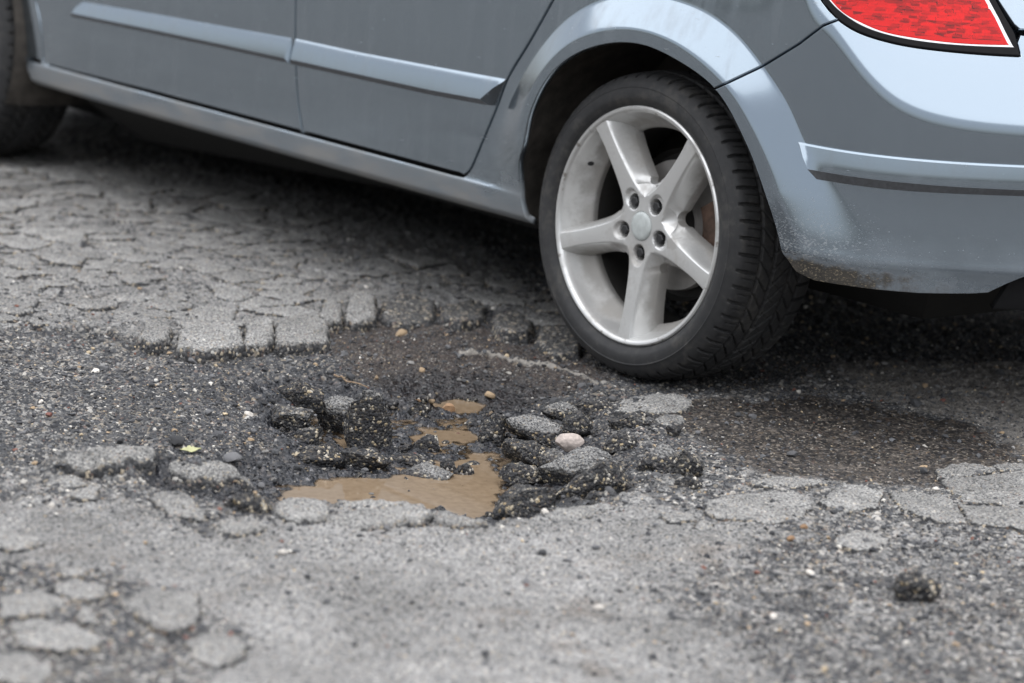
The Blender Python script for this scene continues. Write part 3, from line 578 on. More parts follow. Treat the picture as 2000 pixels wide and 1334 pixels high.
# ================================================================ the broken road
GD = DATA['g']; WL = -.0485                       # level of the puddle
VX, VY = np.array([-.75726, .65312]), np.array([.65312, .75726])      # along the lane seen, and across it
ORG = np.array([4.1305, -3.83424])
def to_st(x, y): return (x-ORG[0])*VX[0]+(y-ORG[1])*VX[1], (x-ORG[0])*VY[0]+(y-ORG[1])*VY[1]
def to_xy(s, t): return ORG[0]+s*VX[0]+t*VY[0], ORG[1]+s*VX[1]+t*VY[1]
def track_dist(x, y):
    P = np.array(GD['track']); d = np.full(np.shape(x), 9.)
    for (ax, ay), (bx, by) in zip(P[:-1], P[1:]):
        ex, ey = bx-ax, by-ay; t = np.clip(((x-ax)*ex+(y-ay)*ey)/(ex*ex+ey*ey), 0, 1)
        d = np.minimum(d, np.hypot(x-ax-t*ex, y-ay-t*ey))
    return d
def zones(x, y):
    """heights and surface kinds of the road at world points"""
    wx = x + .022*fbm2(x, y, 9, 3, 11) + .008*vnoise2(x*45, y*45, 12); wy = y + .022*fbm2(x, y, 9, 3, 21) + .008*vnoise2(x*45, y*45, 22)
    sA = sdist(wx, wy, GD['A'], .6); sF = sdist(wx, wy, GD['frontlevel']); sR = sdist(wx, wy, GD['rightlevel']); sB = sdist(wx, wy, GD['bowl'])
    sL = sdist(wx, wy, GD['front']); sRi = sdist(wx, wy, GD['ridge'], .1)
    sW = np.maximum.reduce([sdist(wx, wy, GD[k]) for k in ('water', 'water2', 'water3', 'water4')])
    sS = sdist(wx, wy, GD['soil'], .2); sD = sdist(wx, wy, GD['damp'], .2); sU = sdist(wx, wy, GD['dust'], .2)
    A = sstep(-.004, .012, sA); Fl = sstep(-.012, .03, sF); Rl = sstep(-.08, .06, sR)
    h = .012*A + .020*np.maximum(Fl, .75*Rl)
    h = h + .006*fbm2(x, y, 1.7, 2, 3) + .006*fbm2(x, y, 6, 3, 31)*(1-.5*A)
    h = h + .040*sstep(-.015, .04, sRi)
    h = h - .050*sstep(-.03, .20, sB)*(1-Fl)
    slope = .16 + .75*Fl
    hw = np.where(sW < 0, WL + .003 - sW*slope, WL + .003 - .028*sstep(0, .05, sW))
    near = sstep(.30, .05, -sW)
    h = np.where(hw < h, hw*near + h*(1-near), h)
    td = track_dist(x, y)
    h = h + .010*np.exp(-(td/.012)**2)
    # the tyres press into the road
    for cx in (0., -2.703):
        q = np.hypot((x-cx)/.16, (y-.145)/.21); w = sstep(1.5, .75, q); h = h*(1-w) + w*(-.0015)
    sK = sdist(wx, wy, GD['soil_shade_band'], .2); sH = sdist(wx, wy, GD['hollow'], .1)
    h = h - .034*sstep(-.01, .05, sH)
    light = np.maximum(.88*sstep(-.22, .12, sL + .10*fbm2(x, y, 5, 3, 91)), .55*A*(1-.9*sstep(-.06, .06, sK)))  # the band's darker surfacing also paints shade beside the car
    light = np.maximum(light, .60*sstep(0, .03, sRi)*sstep(-.1, .1, fbm2(x, y, 10, 2, 77)))
    light = np.maximum(light, .42*Fl*(1-sstep(-.02, .02, sH))); light = np.maximum(light, .32*Rl)
    t_ = to_st(x, y)[1]; light = np.maximum(light, (.30*sstep(-.35, -.85, t_ + .15*fbm2(x, y, 3, 2, 95)))*(1-sstep(-.02, .02, sH)))
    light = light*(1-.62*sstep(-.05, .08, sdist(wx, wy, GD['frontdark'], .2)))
    grav = 1 - .62*np.clip(light, 0, 1)
    wet = np.clip(np.maximum(.9*sstep(-.01, .04, sH), np.maximum(sstep(-.22, -.02, sW), .75*sstep(-.02, .10, sB))*(1-.9*Fl)), 0, 1)
    soil = sstep(-.06, .08, sS); damp = sstep(-.10, .09, sD + .04*fbm2(x, y, 12, 2, 88))
    dust = np.maximum(sstep(-.06, .06, sU)*1.0, 0)
    chalk = np.exp(-(td/.013)**2)*1.05
    return h, light, grav, wet, soil, damp, dust, sW, sA, chalk, sB
def relief(x, y, grav, bowl=0., smooth_=0.):
    a = .0042*vnoise2(x*55, y*55, 41) + .0036*vnoise2(x*112, y*112, 42) + .0030*np.abs(vnoise2(x*210, y*210, 43))
    b = .006*np.maximum(fbm2(x, y, 24, 3, 44), -.25)
    c = .016*np.maximum(fbm2(x, y, 30, 3, 45), -.1)*sstep(-.12, .06, bowl)      # clods on the floor of the hole
    return (a + b)*(.20 + .80*grav)*(1-.5*smooth_) + c
def ground_z(x, y):
    z = zones(x, y); return z[0] + relief(x, y, z[2], z[10], z[5])
def graded(a, b, fine_a, fine_b, step, far, growth=1.35):
    c = list(np.arange(fine_a, fine_b, step)); d = step
    while c[-1] < b: d = min(d*growth, far); c.append(c[-1]+d)
    d = step; lo = []; q = fine_a
    while q > a: d = min(d*growth, far); q -= d; lo.append(q)
    return np.array(lo[::-1]+c)
ss = np.concatenate([graded(-900, 6.5, 3.55, 6.5, .0058, 120), graded(6.51, 900, 6.51, 8.3, .013, 120)[1:]])
tt = graded(-900, 900, -1.38, 1.38, .0041, 120)
SS, TT = np.meshgrid(ss, tt, indexing='ij'); gx, gy = to_xy(SS, TT); gx, gy = gx.ravel(), gy.ravel()
inner = (SS.ravel() > 3) & (SS.ravel() < 9) & (np.abs(TT.ravel()) < 2)
gz = np.zeros(gx.shape); Z = [np.zeros(gx.shape) for _ in range(7)]; Z[0][:] = .45
zz = zones(gx[inner], gy[inner])
gz[inner] = zz[0] + relief(gx[inner], gy[inner], zz[2], zz[10], zz[5])
for k, i in enumerate((1, 2, 3, 4, 5, 6, 9)): Z[k][inner] = zz[i]
me = mesh_np('road', np.stack([gx, gy, gz], 1), grid_faces(len(ss), len(tt), flip=True), M['ground'])
def color_attr(me, name, r, g=None, b=None):
    n = len(me.vertices); a = me.color_attributes.new(name, 'FLOAT_COLOR', 'POINT'); c = np.ones((n, 4), np.float32)
    c[:, 0] = r; c[:, 1] = 0 if g is None else g; c[:, 2] = 0 if b is None else b
    a.data.foreach_set('color', c.ravel())
color_attr(me, 'zone', Z[0], Z[4], Z[2]); color_attr(me, 'zone2', Z[3], Z[5], Z[6])
road = tag(obj('road', me), 'cracked grey asphalt road with loose gravel and a water-filled pothole', 'road', kind='structure')

# ---- slabs of old asphalt between the cracks
def slab(outline, thick, round_, spacing, z_extra=0., tilt=0., jag=.004, worn=.9, skirt=.03, grow=1.0, soft=1):
    P = ccw(outline); P = P.mean(0) + (P-P.mean(0))*grow; P = chaikin(P, soft) if soft else P; P = resample(P, spacing*.8)
    P = P + poly_normals(P)*(jag*fbm2(P[:, 0], P[:, 1], 38, 3, 61)+jag*.5*vnoise2(P[:, 0]*110, P[:, 1]*110, 62))[:, None]
    lo, hi = P.min(0), P.max(0); c = P.mean(0)
    nx, ny = int((hi[0]-lo[0])/spacing)+1, int((hi[1]-lo[1])/spacing)+1
    X, Y = np.meshgrid(lo[0]+spacing*(np.arange(nx)+.5), lo[1]+spacing*(np.arange(ny)+.5)); Q = np.stack([X.ravel(), Y.ravel()], 1)
    Q = Q + rng.uniform(-.25, .25, Q.shape)*spacing
    Q = Q[sdist(Q[:, 0], Q[:, 1], P) > spacing*.45]
    V, Fc, idx = fill2d(P, Q)
    if len(Fc) == 0: return None
    x, y = V[:, 0], V[:, 1]; d = np.maximum(sdist(x, y, P), 0)
    base = zones(np.array([c[0]]), np.array([c[1]]))[0][0]; zb = .5*base + .5*zones(x, y)[0]
    ta = rng.uniform(0, 6.28); tl = tilt*((x-c[0])*math.cos(ta)+(y-c[1])*math.sin(ta))
    k = np.clip(d/round_, 0, 1); edge_ = np.sqrt(np.maximum(1-(1-k)**2, 0))
    z = zb + z_extra + tl + thick*(.25+.75*edge_) + (.0018*vnoise2(x*70, y*70, 71)+.0022*vnoise2(x*150, y*150, 72)+.0030*fbm2(x, y, 18, 2, 73))
    # broken sides: a few ragged rings down to below the surface
    nv = len(V); n = len(P); nr = 4 if thick > .02 else 1; pn = poly_normals(P); rings, zs_ = [], []
    for q in range(1, nr+1):
        f = q/nr; jit = (.0035*vnoise2(P[:, 0]*140+9*q, P[:, 1]*140, 64+q)+.003*vnoise2(P[:, 0]*60+5*q, P[:, 1]*60, 74+q)+.003*f) if nr > 1 else -.002
        rings.append(P + pn*np.broadcast_to(np.asarray(jit), (n,))[:, None]); zs_.append(z[idx]-(thick*.6+skirt)*f)
    V3 = np.column_stack([np.vstack([V]+rings), np.concatenate([z]+zs_)])
    i = np.arange(n); j = (i+1) % n; up_ = idx; sk = []
    for q in range(nr):
        lo_ = nv+q*n+i; sk += [np.stack([up_[i], lo_, lo_[j]], 1), np.stack([up_[i], lo_[j], up_[j]], 1)]; up_ = lo_
    Fa = np.vstack([Fc]+sk)
    V3[:, :2] -= c
    me = mesh_np('asphalt_slab', V3, Fa, M['slab'])
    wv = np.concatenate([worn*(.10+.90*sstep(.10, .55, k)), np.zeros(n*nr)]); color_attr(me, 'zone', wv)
    return obj('asphalt_slab', me, road, (c[0], c[1], 0))
for o in DATA['plates']['edge']: slab(o, .035, .012, .006, -.012, .03, .005, .70, .05, 1.07, 0)
for o in DATA['plates']['ledge']: slab(o, .034, .014, .006, -.014, .06, .007, .45, .05, 1.08, 0)
for o in DATA['plates']['ridge']: slab(o, .016, .018, .007, -.012, .05, .008, .95, .03)
for o in DATA['plates']['rim']: slab(o, .020, .010, .006, -.010, .06, .008, .95)
for i, o in enumerate(DATA['plates']['right']): slab(o, .006, .005, .008, 0, .02, .005, 1.15 if i < 11 else .8, grow=1.03, soft=0)
for o in DATA['plates']['front']: slab(o, .008, .006, .009, 0, .02, .006, 1.1, grow=1.06, soft=0)
# crazed area: irregular cells
def cells(poly, pitch, accept, seed, gap):
    r = np.random.default_rng(seed); P = np.array(poly); lo, hi = P.min(0)-pitch, P.max(0)+pitch
    pts = []
    for i, x in enumerate(np.arange(lo[0], hi[0], pitch)):
        for j, y in enumerate(np.arange(lo[1], hi[1], pitch)):
            pts.append((x+pitch*(r.uniform(-.42, .42)+.5*(j % 2)), y+pitch*r.uniform(-.42, .42)))
    pts = np.array(pts); pts = pts[r.random(len(pts)) > .30]; sd = sdist(pts[:, 0], pts[:, 1], P, .6); ok = (sd > pitch*.45) & accept(pts)
    res = []
    for i in np.nonzero(ok)[0]:
        c = pts[i]; d = np.hypot(*(pts-c).T); nb = np.argsort(d)[1:15]
        poly_ = [np.array(q) for q in ((-.13, -.13), (.13, -.13), (.13, .13), (-.13, .13))]
        for k in nb:
            n = pts[k]-c; L = np.hypot(*n); n = n/L; m = L/2 - gap*r.uniform(.35, 1.1)
            new = []
            for a, b in zip(poly_, poly_[1:]+poly_[:1]):
                da, db = a@n-m, b@n-m
                if da <= 0: new.append(a)
                if da*db < 0: new.append(a+(b-a)*(da/(da-db)))
            poly_ = new
            if len(poly_) < 3: break
        if len(poly_) >= 3: res.append(np.array(poly_)+c)
    return res
edge_polys = [np.array(o) for o in DATA['plates']['edge']]
def acceptA(p):
    s, t = to_st(p[:, 0], p[:, 1]); ok = (s > 4.5) & (s < 8.3) & (np.abs(t) < .185*s+.08) & (p[:, 1] < .42) & (p[:, 0] < .0)
    for e in edge_polys: ok &= sdist(p[:, 0], p[:, 1], e, .3) < -.035
    return ok
n_sl = 0
for c in cells(GD['A'], .088, acceptA, 5, .0022):
    a = c.mean(0); s_, t_ = to_st(*a)
    if rng.random() < .16 + .5*float(sdist(a[:1], a[1:], GD['soil_shade_band'], .2)[0] > .0) or n_sl > 270: continue
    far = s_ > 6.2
    slab(c, rng.uniform(.003, .007), .0035, .011 if far else .007, rng.uniform(-.002, .002), .025, .010, rng.uniform(.8, 1.1)*(1-.62*float(sstep(-.12, .06, sdist(a[:1], a[1:], GD['soil_shade_band'], .2))[0])), soft=0); n_sl += 1  # slab tops darkened inside the band to deepen the car's shade

# ---- the puddle
def flat(name, poly, z, mat, spacing=.03):
    P = resample(chaikin(ccw(poly), 1), spacing)
    V, Fc, idx = fill2d(P, np.zeros((0, 2))); return obj(name, mesh_np(name, np.column_stack([V, np.full(len(V), z)]), Fc, mat))
allw = np.vstack([GD[k] for k in ('water', 'water2', 'water3', 'water4')]); c = allw.mean(0)
hull = np.array([c+(np.array([math.cos(a), math.sin(a)]))*(max(((allw-c)@np.array([math.cos(a), math.sin(a)])).max(), .05)+.03) for a in np.linspace(0, 2*math.pi, 40, endpoint=False)])
def water_sheet():
    P = resample(ccw(hull), .02); lo, hi = P.min(0), P.max(0); X, Y = np.meshgrid(np.arange(lo[0], hi[0], .006), np.arange(lo[1], hi[1], .006)); Q = np.stack([X.ravel(), Y.ravel()], 1)
    Q = Q[sdist(Q[:, 0], Q[:, 1], P) > .004]; V, Fc, idx = fill2d(P, Q)
    me = mesh_np('puddle', np.column_stack([V, np.full(len(V), WL)]), Fc, M['water']); color_attr(me, 'depth', np.clip(WL-ground_z(V[:, 0], V[:, 1]), 0, 1)); return obj('puddle', me)
tag(water_sheet(), 'muddy brown water standing in the bottom of the pothole', 'puddle', kind='structure')

# ---- loose chunks of asphalt
def ico(sub):
    bm = bmesh.new(); bmesh.ops.create_icosphere(bm, subdivisions=sub, radius=1); bm.verts.ensure_lookup_table()
    V = np.array([v.co[:] for v in bm.verts]); Fc = np.array([[v.index for v in f.verts] for f in bm.faces]); bm.free(); return V, Fc
ICO = {k: ico(k) for k in (1, 2, 3, 5)}
def rock_shape(seed, sub, box=.75, cuts=14, rough=.10, lo=.50, hi=.80):
    r = np.random.default_rng(seed); V, Fc = ICO[sub]; p = V.copy()
    p = np.sign(p)*np.abs(p)**box; p /= np.abs(p).max()
    for _ in range(cuts):
        n = r.normal(size=3); n /= np.linalg.norm(n); e = p@n - r.uniform(lo, hi); p -= n*(np.maximum(e, 0)*.92)[:, None]
    nz = vnoise3(p*1.7+seed, 1)*.6 + vnoise3(p*3.6+seed, 2)*.3 + vnoise3(p*7.5+seed, 3)*.16
    p = p*(1+rough*nz[:, None])
    p -= (p.max(0)+p.min(0))/2; p /= np.abs(p).max(0); return p, Fc
SKIN = dict(c1=(.15, 0), c2=(.45, 0), c3=(.62, 0), c4=(.0, .25), c5=(.0, .9), c6=(.1, .9), c7=(.1, .8), c8=(.55, .7), c9=(0, .9), c10=(0, 1), c11=(.1, .8), c12=(.05, .4),
            c13=(.3, .5), c14=(.85, 0), c15=(.6, 0), c16=(.15, 0), c17=(.35, 0), c18=(1, 0), c19=(.3, .3), c20=(.45, .0), c21=(.2, .3), c22=(.7, 0), c23=(.35, 0), c24=(.35, .2),
            c27=(.3, .2), c28=(.75, 0), c29=(.1, 0), c31=(.0, 0), c32=(.4, 0), c33=(.1, .4), c34=(.5, 0), c35=(.35, 0), c36=(.2, 0))
LAB = dict(c1='rounded black asphalt chunk lying on top of the pile left of the puddle', c2='dusty asphalt chunk at the left end of the pile, under the rounded black one',
  c3='pale speckled asphalt chunk just behind the tall upright black one', c4='tall upright black asphalt chunk standing in the puddle',
  c5='wet low black wedge of asphalt in front of the tall upright chunk', c6='wet black asphalt lump left of the low wedge, at the puddle edge',
  c7='flat wet asphalt piece between the wedge and the pale island in the puddle', c8='pale speckled flat asphalt chunk forming an island in the brown water',
  c9='tiny black asphalt lump beside the pale island in the water', c10='small wet black asphalt lump standing alone in the brown water',
  c11='small dark asphalt lump between the two parts of the puddle, beside the red stone', c12='small dark asphalt lump left of the rear arm of the puddle',
  c13='dark asphalt chunk on the puddle bank, left of the big smooth grey one', c14='big smooth grey asphalt chunk on the right bank of the puddle',
  c15='tan-grey asphalt chunk behind the big smooth grey one', c16='dark asphalt chunk nearest the rear wheel in the right-hand heap',
  c17='brown-grey asphalt lump right of the big smooth grey chunk', c18='pale pinkish stone lying on the rubble right of the puddle',
  c19='speckled dark asphalt chunk in front of the big smooth grey one', c20='small light-topped asphalt chunk in front of the pale pinkish stone',
  c21='dark asphalt chunk at the water edge, left of the long slab', c22='large speckled asphalt slab leaning up on the right side of the hole',
  c23='long dark asphalt slab in front of the leaning speckled slab', c24='speckled asphalt chunk at the near right corner of the puddle',
  c27='black asphalt lump at the near left rim of the hole', c28='tan rounded asphalt lump on the gravel right of the rubble heap',
  c29='dark asphalt lump touching the right side of the tan rounded one', c31='lone black blurred asphalt lump in the right foreground',
  c32='low grey asphalt lump between the rubble heap and the tyre', c33='dark asphalt lump at the foot of the pile, left of the small pool',
  c34='dusty small asphalt lump behind the pale speckled chunk', c35='low crusty asphalt lump at the back of the right-hand heap', c36='small flat dark asphalt lump in front of the tan rounded one')
TILT = dict(c4=(.1, -.25), c22=(.18, -.22), c23=(.12, -.30), c14=(.05, .06), c1=(0, .08), c24=(.1, -.1), c5=(.1, -.2))
DEPTH = dict(c22=.75, c23=.55, c14=.7, c8=.9, c4=.62, c6=.9, c5=.8)
yaw0 = math.atan2(VY[1], VY[0])
for q, (n, (bx, by, bz, w, hh)) in enumerate(DATA['chunks'].items()):
    d = w*DEPTH.get(n, .72); h = max((hh-.20*d)/.97, .020)*1.5
    if n == 'c1': h *= 1.35; bz += .006
    if n == 'c4': h *= 1.22; w *= .95
    if n in ('c22', 'c23'): w *= 1.15; h *= 1.1
    sub = 5 if w > .03 else 3
    p, Fc = rock_shape(100+q*7, sub, .72) if n not in ('c18', 'c31') else rock_shape(100+q*7, sub, .92, 6, .10, .72, .92)
    nv0 = p[:, 2].copy()
    p = p*np.array([w/2*1.03, d/2, h/2])
    nn = p/np.linalg.norm(p, axis=1, keepdims=True)
    if n != 'c18':
        p = p + nn*(.0028*vnoise3(p*95+q, 5)+.0034*np.abs(vnoise3(p*190+q, 6))+.0036*vnoise3(p*38+q, 7))[:, None]
    mat = M['chunk'] if n != 'c18' else stone_material('pinkish_stone', (.50, .43, .39), .2)
    me = mesh_np('asphalt_chunk', p, Fc, mat); wn, wet = SKIN[n]
    if n != 'c18': color_attr(me, 'zone', wn*sstep(.0, .65, nv0)+.15*wn, wet*sstep(.7, -.4, nv0))
    cx, cy = bx + VX[0]*d*.30, by + VX[1]*d*.30
    gzv = float(ground_z(np.array([cx]), np.array([cy]))[0])
    t = TILT.get(n, (rng.uniform(-.12, .12), rng.uniform(-.12, .12)))
    o = obj('asphalt_chunk' if n != 'c18' else 'stone', me, None, (cx, cy, bz + h*.5 - h*.20), (t[0], t[1], yaw0+rng.uniform(-.25, .25)))
    tag(o, LAB[n], 'asphalt chunk' if n != 'c18' else 'stone', 'broken asphalt chunks round the pothole' if n != 'c18' else None)

# crumbs of the same asphalt in the two heaps
CR = DATA['chunks']; cl = [CR[k] for k in ('c1', 'c2', 'c3', 'c4', 'c5', 'c6', 'c33', 'c34', 'c12', 'c11')]; crr = [CR[k] for k in ('c13', 'c14', 'c15', 'c16', 'c17', 'c19', 'c20', 'c21', 'c22', 'c23', 'c24', 'c32', 'c35')]
crumb = []
for j in range(8):
    p, Fc = rock_shape(900+j, 3, .8); p = p*np.array([1, .85, .75]); me = mesh_np('asphalt_crumb', p*.013, Fc, M['chunk'], True, 50); color_attr(me, 'zone', .35*sstep(.1, .7, p[:, 2])*(j % 2), .5*(j % 3 == 0)); crumb.append(me)
for side_, src, n_c in (('left', cl, 26), ('right', crr, 30)):
    for j in range(n_c):
        b = src[rng.integers(len(src))]; x, y = b[0]+rng.normal(0, .055), b[1]+rng.normal(0, .055); s = rng.uniform(.55, 1.25)
        zc = float(ground_z(np.array([x]), np.array([y]))[0]); o = obj('asphalt_crumb', crumb[rng.integers(8)], None, (x, y, max(zc, WL-.006)+.004*s), (rng.uniform(-.5, .5), rng.uniform(-.5, .5), rng.uniform(0, 6.28))); o.scale = (s, s, s)
        tag(o, 'small black asphalt crumb in the rubble heap on the %s of the puddle' % side_, 'asphalt crumb', 'asphalt crumbs in the %s rubble heap' % side_)

wp = [np.array(GD[k]) for k in ('water', 'water', 'water2', 'water3', 'water3')]; done = 0
while done < 26:
    P = wp[rng.integers(len(wp))]; x, y = rng.uniform(*np.stack([P.min(0), P.max(0)]).T[0]), rng.uniform(*np.stack([P.min(0), P.max(0)]).T[1])
    d = float(sdist(np.array([x]), np.array([y]), P)[0])
    if d < -.01 or d > .07*rng.random()**1.5+.004: continue
    s = rng.uniform(.28, .75); o = obj('asphalt_crumb', crumb[rng.integers(8)], None, (x, y, WL+.002*s), (rng.uniform(-.4, .4), rng.uniform(-.4, .4), rng.uniform(0, 6.28))); o.scale = (s, s, s); done += 1
    tag(o, 'small wet asphalt crumb poking out of the muddy water', 'asphalt crumb', 'asphalt crumbs in the puddle')

# ---- stones, leaf, twig that can be told apart
EX = DATA['extra']
PEB = {k: stone_material('stone_'+k, c) for k, c in dict(grey=(.12, .12, .125), dark=(.055, .056, .06), tan=(.33, .24, .15), orange=(.33, .20, .11), white=(.62, .58, .53), red=(.17, .07, .055)).items()}
def pebble_mesh(seed, mat, sub=3):
    p, Fc = rock_shape(seed, sub, .9, 10, .14, .52, .85); me = mesh_np('pebble', p, Fc, mat, True, None if sub > 2 else 40); return me
for k, mat, r, lab in (('orange', 'orange', .0085, 'orange-brown pebble on the gravel behind the puddle'), ('tan', 'orange', .012, 'larger amber pebble at the tip of the rear arm of the puddle'),
    ('white1', 'white', .009, 'cream pebble on the gravel left of the rubble pile'), ('red', 'red', .008, 'dull red stone between the two parts of the puddle'),
    ('white2', 'white', .007, 'white pebble lying alone in the foreground gravel, left of the lone black lump'), ('pale', 'grey', .008, 'pale grey pebble on the dark gravel at far left'),
    ('tan2', 'tan', .007, 'small tan pebble beside the rear arm of the puddle'), ('cream', 'white', .007, 'cream pebble on the rubble between the dark chunks on the right'),
    ('white3', 'white', .006, 'white pebble on the shaded cracked slabs near the car'), ('orange2', 'orange', .006, 'orange pebble beside the pale slabs on the right, nearer the hole'),
    ('orange3', 'orange', .006, 'orange pebble in the gravel left of the lone pale slab')):
    x, y, z = EX[k]; zc = max(float(ground_z(np.array([x]), np.array([y]))[0]), WL)
    o = obj('pebble', pebble_mesh(300+hash(k) % 1 + len(k)*3, PEB[mat]), None, (x, y, zc+r*.45), (.2, .1, len(k))); o.scale = (r*1.15, r, r*.8)
    tag(o, lab, 'pebble')
def tube(pts, radii, n=7):
    pts = np.array(pts, float); V = []
    for i, p in enumerate(pts):
        t = pts[min(i+1, len(pts)-1)]-pts[max(i-1, 0)]; t /= np.linalg.norm(t); a = np.cross(t, (0, 0, 1.)); a /= np.linalg.norm(a); b = np.cross(t, a)
        for k in range(n): V.append(p+radii[i]*(a*math.cos(6.2832*k/n)+b*math.sin(6.2832*k/n)))
    return np.array(V), grid_faces(len(pts), n, False, True)
a, b = np.array(EX['twigA']), np.array(EX['twigB']); tp = [a+(b-a)*t+np.array([.004*math.sin(t*9), .004*math.cos(t*7), 0]) for t in np.linspace(0, 1, 9)]
tp = [np.array([q[0], q[1], float(ground_z(q[:1], q[1:2])[0])+.006]) for q in tp]
V, Fc = tube(tp, np.linspace(.0022, .0012, 9)); tag(obj('twig', mesh_np('twig', V, Fc, M['twig'])), 'thin dry brown twig lying on the soil behind the puddle', 'twig')
lx, ly, lz = EX['leaf']; u_ = np.linspace(-1, 1, 13); w_ = np.array([0, .25, .5, .62, .45, .72, .8, .55, .75, .6, .35, .18, 0])
V = []; 
for a, w in zip(u_, w_):
    for k in (-1, -.5, 0, .5, 1): V.append((a*.019, k*w*.012, .004+.004*abs(k)*w+.003*a*a+.0015*math.sin(5*a+2*k)))
me = mesh_np('leaf', np.array(V), grid_faces(13, 5), M['leaf']); o = obj('leaf', me, None, (lx, ly, float(ground_z(np.array([lx]), np.array([ly]))[0])+.003), (.25, -.05, 1.2)); md = o.modifiers.new('thickness', 'SOLIDIFY'); md.thickness = .0008
tag(o, 'yellow-green dry leaf on the dark gravel left of the hole', 'leaf')
# countable loose stones
PM = {k: [pebble_mesh(400+13*i+j, PEB[k], 2) for j in range(4)] for i, k in enumerate(('grey', 'dark', 'tan', 'white', 'red'))}
def scatter(n, seed, smin=4.2, smax=6.9):
    r = np.random.default_rng(seed); s = r.uniform(smin**.5, smax**.5, n)**2; t = r.uniform(-1, 1, n)*(.185*s+.03); return to_xy(s, t)
px_, py_ = scatter(5000, 3, 4.0, 6.7); zz = zones(px_, py_); r_ = rng.random(5000)
ok = (zz[7] < -.004) & (r_ < (.10 + .9*sstep(.45, .9, zz[2])*sstep(-.5, -.02, zz[7]))) & ~((np.abs(px_) < .2) & (np.abs(py_-.145) < .22))
px_, py_ = px_[ok][:240], py_[ok][:240]; pz_ = ground_z(px_, py_)
def place(x, y):
    s, t = to_st(np.array([x]), np.array([y])); z = zones(np.array([x]), np.array([y])); s, t = float(s[0]), float(t[0])
    if z[7][0] > -.09: return 'close to the edge of the muddy puddle'
    if z[8][0] > 0: return 'on the cracked slabs beside the car'
    if s < 4.55: return 'in the foreground, on the near side of the pothole'
    if t < -.42: return 'on the dark gravel left of the pothole'
    if t > .25: return 'on the gravel right of the pothole'
    return 'on the loose gravel between the puddle and the rear wheel'
for i in range(len(px_)):
    k = rng.choice(['grey', 'dark', 'tan', 'white', 'red'], p=[.50, .37, .06, .05, .02]); r = .0048*(1+rng.pareto(3.2)); r = min(r, .013)
    if to_st(px_[i], py_[i])[0] < 4.75: r = min(r, .0062); k = 'white' if k == 'dark' and rng.random() < .6 else k
    o = obj('pebble', PM[k][rng.integers(4)], None, (px_[i], py_[i], pz_[i]+r*.35), (rng.uniform(-.4, .4), rng.uniform(-.4, .4), rng.uniform(0, 6.28)))
    o.scale = (r*rng.uniform(.9, 1.35), r*rng.uniform(.8, 1.1), r*rng.uniform(.6, .9))
    tag(o, {'grey': 'small grey stone among the loose gravel of the broken road', 'dark': 'small blackish stone among the loose gravel of the broken road', 'tan': 'small tan stone among the loose gravel of the broken road',
            'white': 'small whitish stone among the loose gravel of the broken road', 'red': 'small reddish stone among the loose gravel of the broken road'}[k].replace('among the loose gravel of the broken road', place(px_[i], py_[i])), 'pebble', 'loose stones on the road')
# uncountable grit
def grit(n, seed, rmin, rmax, alpha, dens, name):
    gx_, gy_ = scatter(n, seed, 3.7, 7.0); z_ = zones(gx_, gy_); r = np.random.default_rng(seed+1)
    keep = ((z_[7] < .004) | (r.random(n) < .08)) & (r.random(n) < dens(z_)) & ~((np.abs(gx_) < .12) & (np.abs(gy_-.145) < .13))
    gx_, gy_ = gx_[keep], gy_[keep]; n = len(gx_); gz_ = ground_z(gx_, gy_); wet = z_[3][keep]
    rad = np.minimum(rmin*(1-r.random(n))**(-1/alpha), rmax)
    V0, F0 = ICO[1]; k = len(V0)
    V = V0[None]*(1+.28*r.normal(size=(n, k, 1)))*np.stack([r.uniform(.8, 1.35, n), r.uniform(.8, 1.2, n), r.uniform(.55, .9, n)], 1)[:, None]*rad[:, None, None]
    a = r.uniform(0, 6.28, n); ca, sa = np.cos(a)[:, None], np.sin(a)[:, None]
    X = V[..., 0]*ca-V[..., 1]*sa + gx_[:, None]; Y = V[..., 0]*sa+V[..., 1]*ca + gy_[:, None]; Zv = V[..., 2] + (np.maximum(gz_, WL-.002)+rad*.25)[:, None]
    V = np.stack([X, Y, Zv], -1).reshape(-1, 3); Fc = (F0[None]+(np.arange(n)*k)[:, None, None]).reshape(-1, 3)
    pal = np.array([(.040, .041, .046), (.065, .067, .072), (.10, .102, .108), (.16, .16, .16), (.26, .25, .24), (.34, .25, .16), (.45, .36, .24), (.58, .55, .50), (.17, .075, .055)])
    ci = r.choice(len(pal), n, p=[.36, .29, .16, .085, .03, .02, .02, .025, .01]); tint = pal[ci]*r.uniform(.75, 1.2, (n, 1))*(1-.45*wet[:, None])
    me = mesh_np(name, V, Fc, M['grit'], False); a = me.color_attributes.new('tint', 'FLOAT_COLOR', 'POINT')
    a.data.foreach_set('color', np.column_stack([np.repeat(tint, k, 0), np.ones(n*k)]).astype(np.float32).ravel())
    return obj(name, me)
tag(grit(88000, 50, .0014, .0052, 2.8, lambda z: np.clip((z[2]-.4)*1.3, .02, .8)*(1-.75*z[5]), 'gravel'), 'loose dark gravel and grit covering the broken road', 'gravel', kind='stuff')

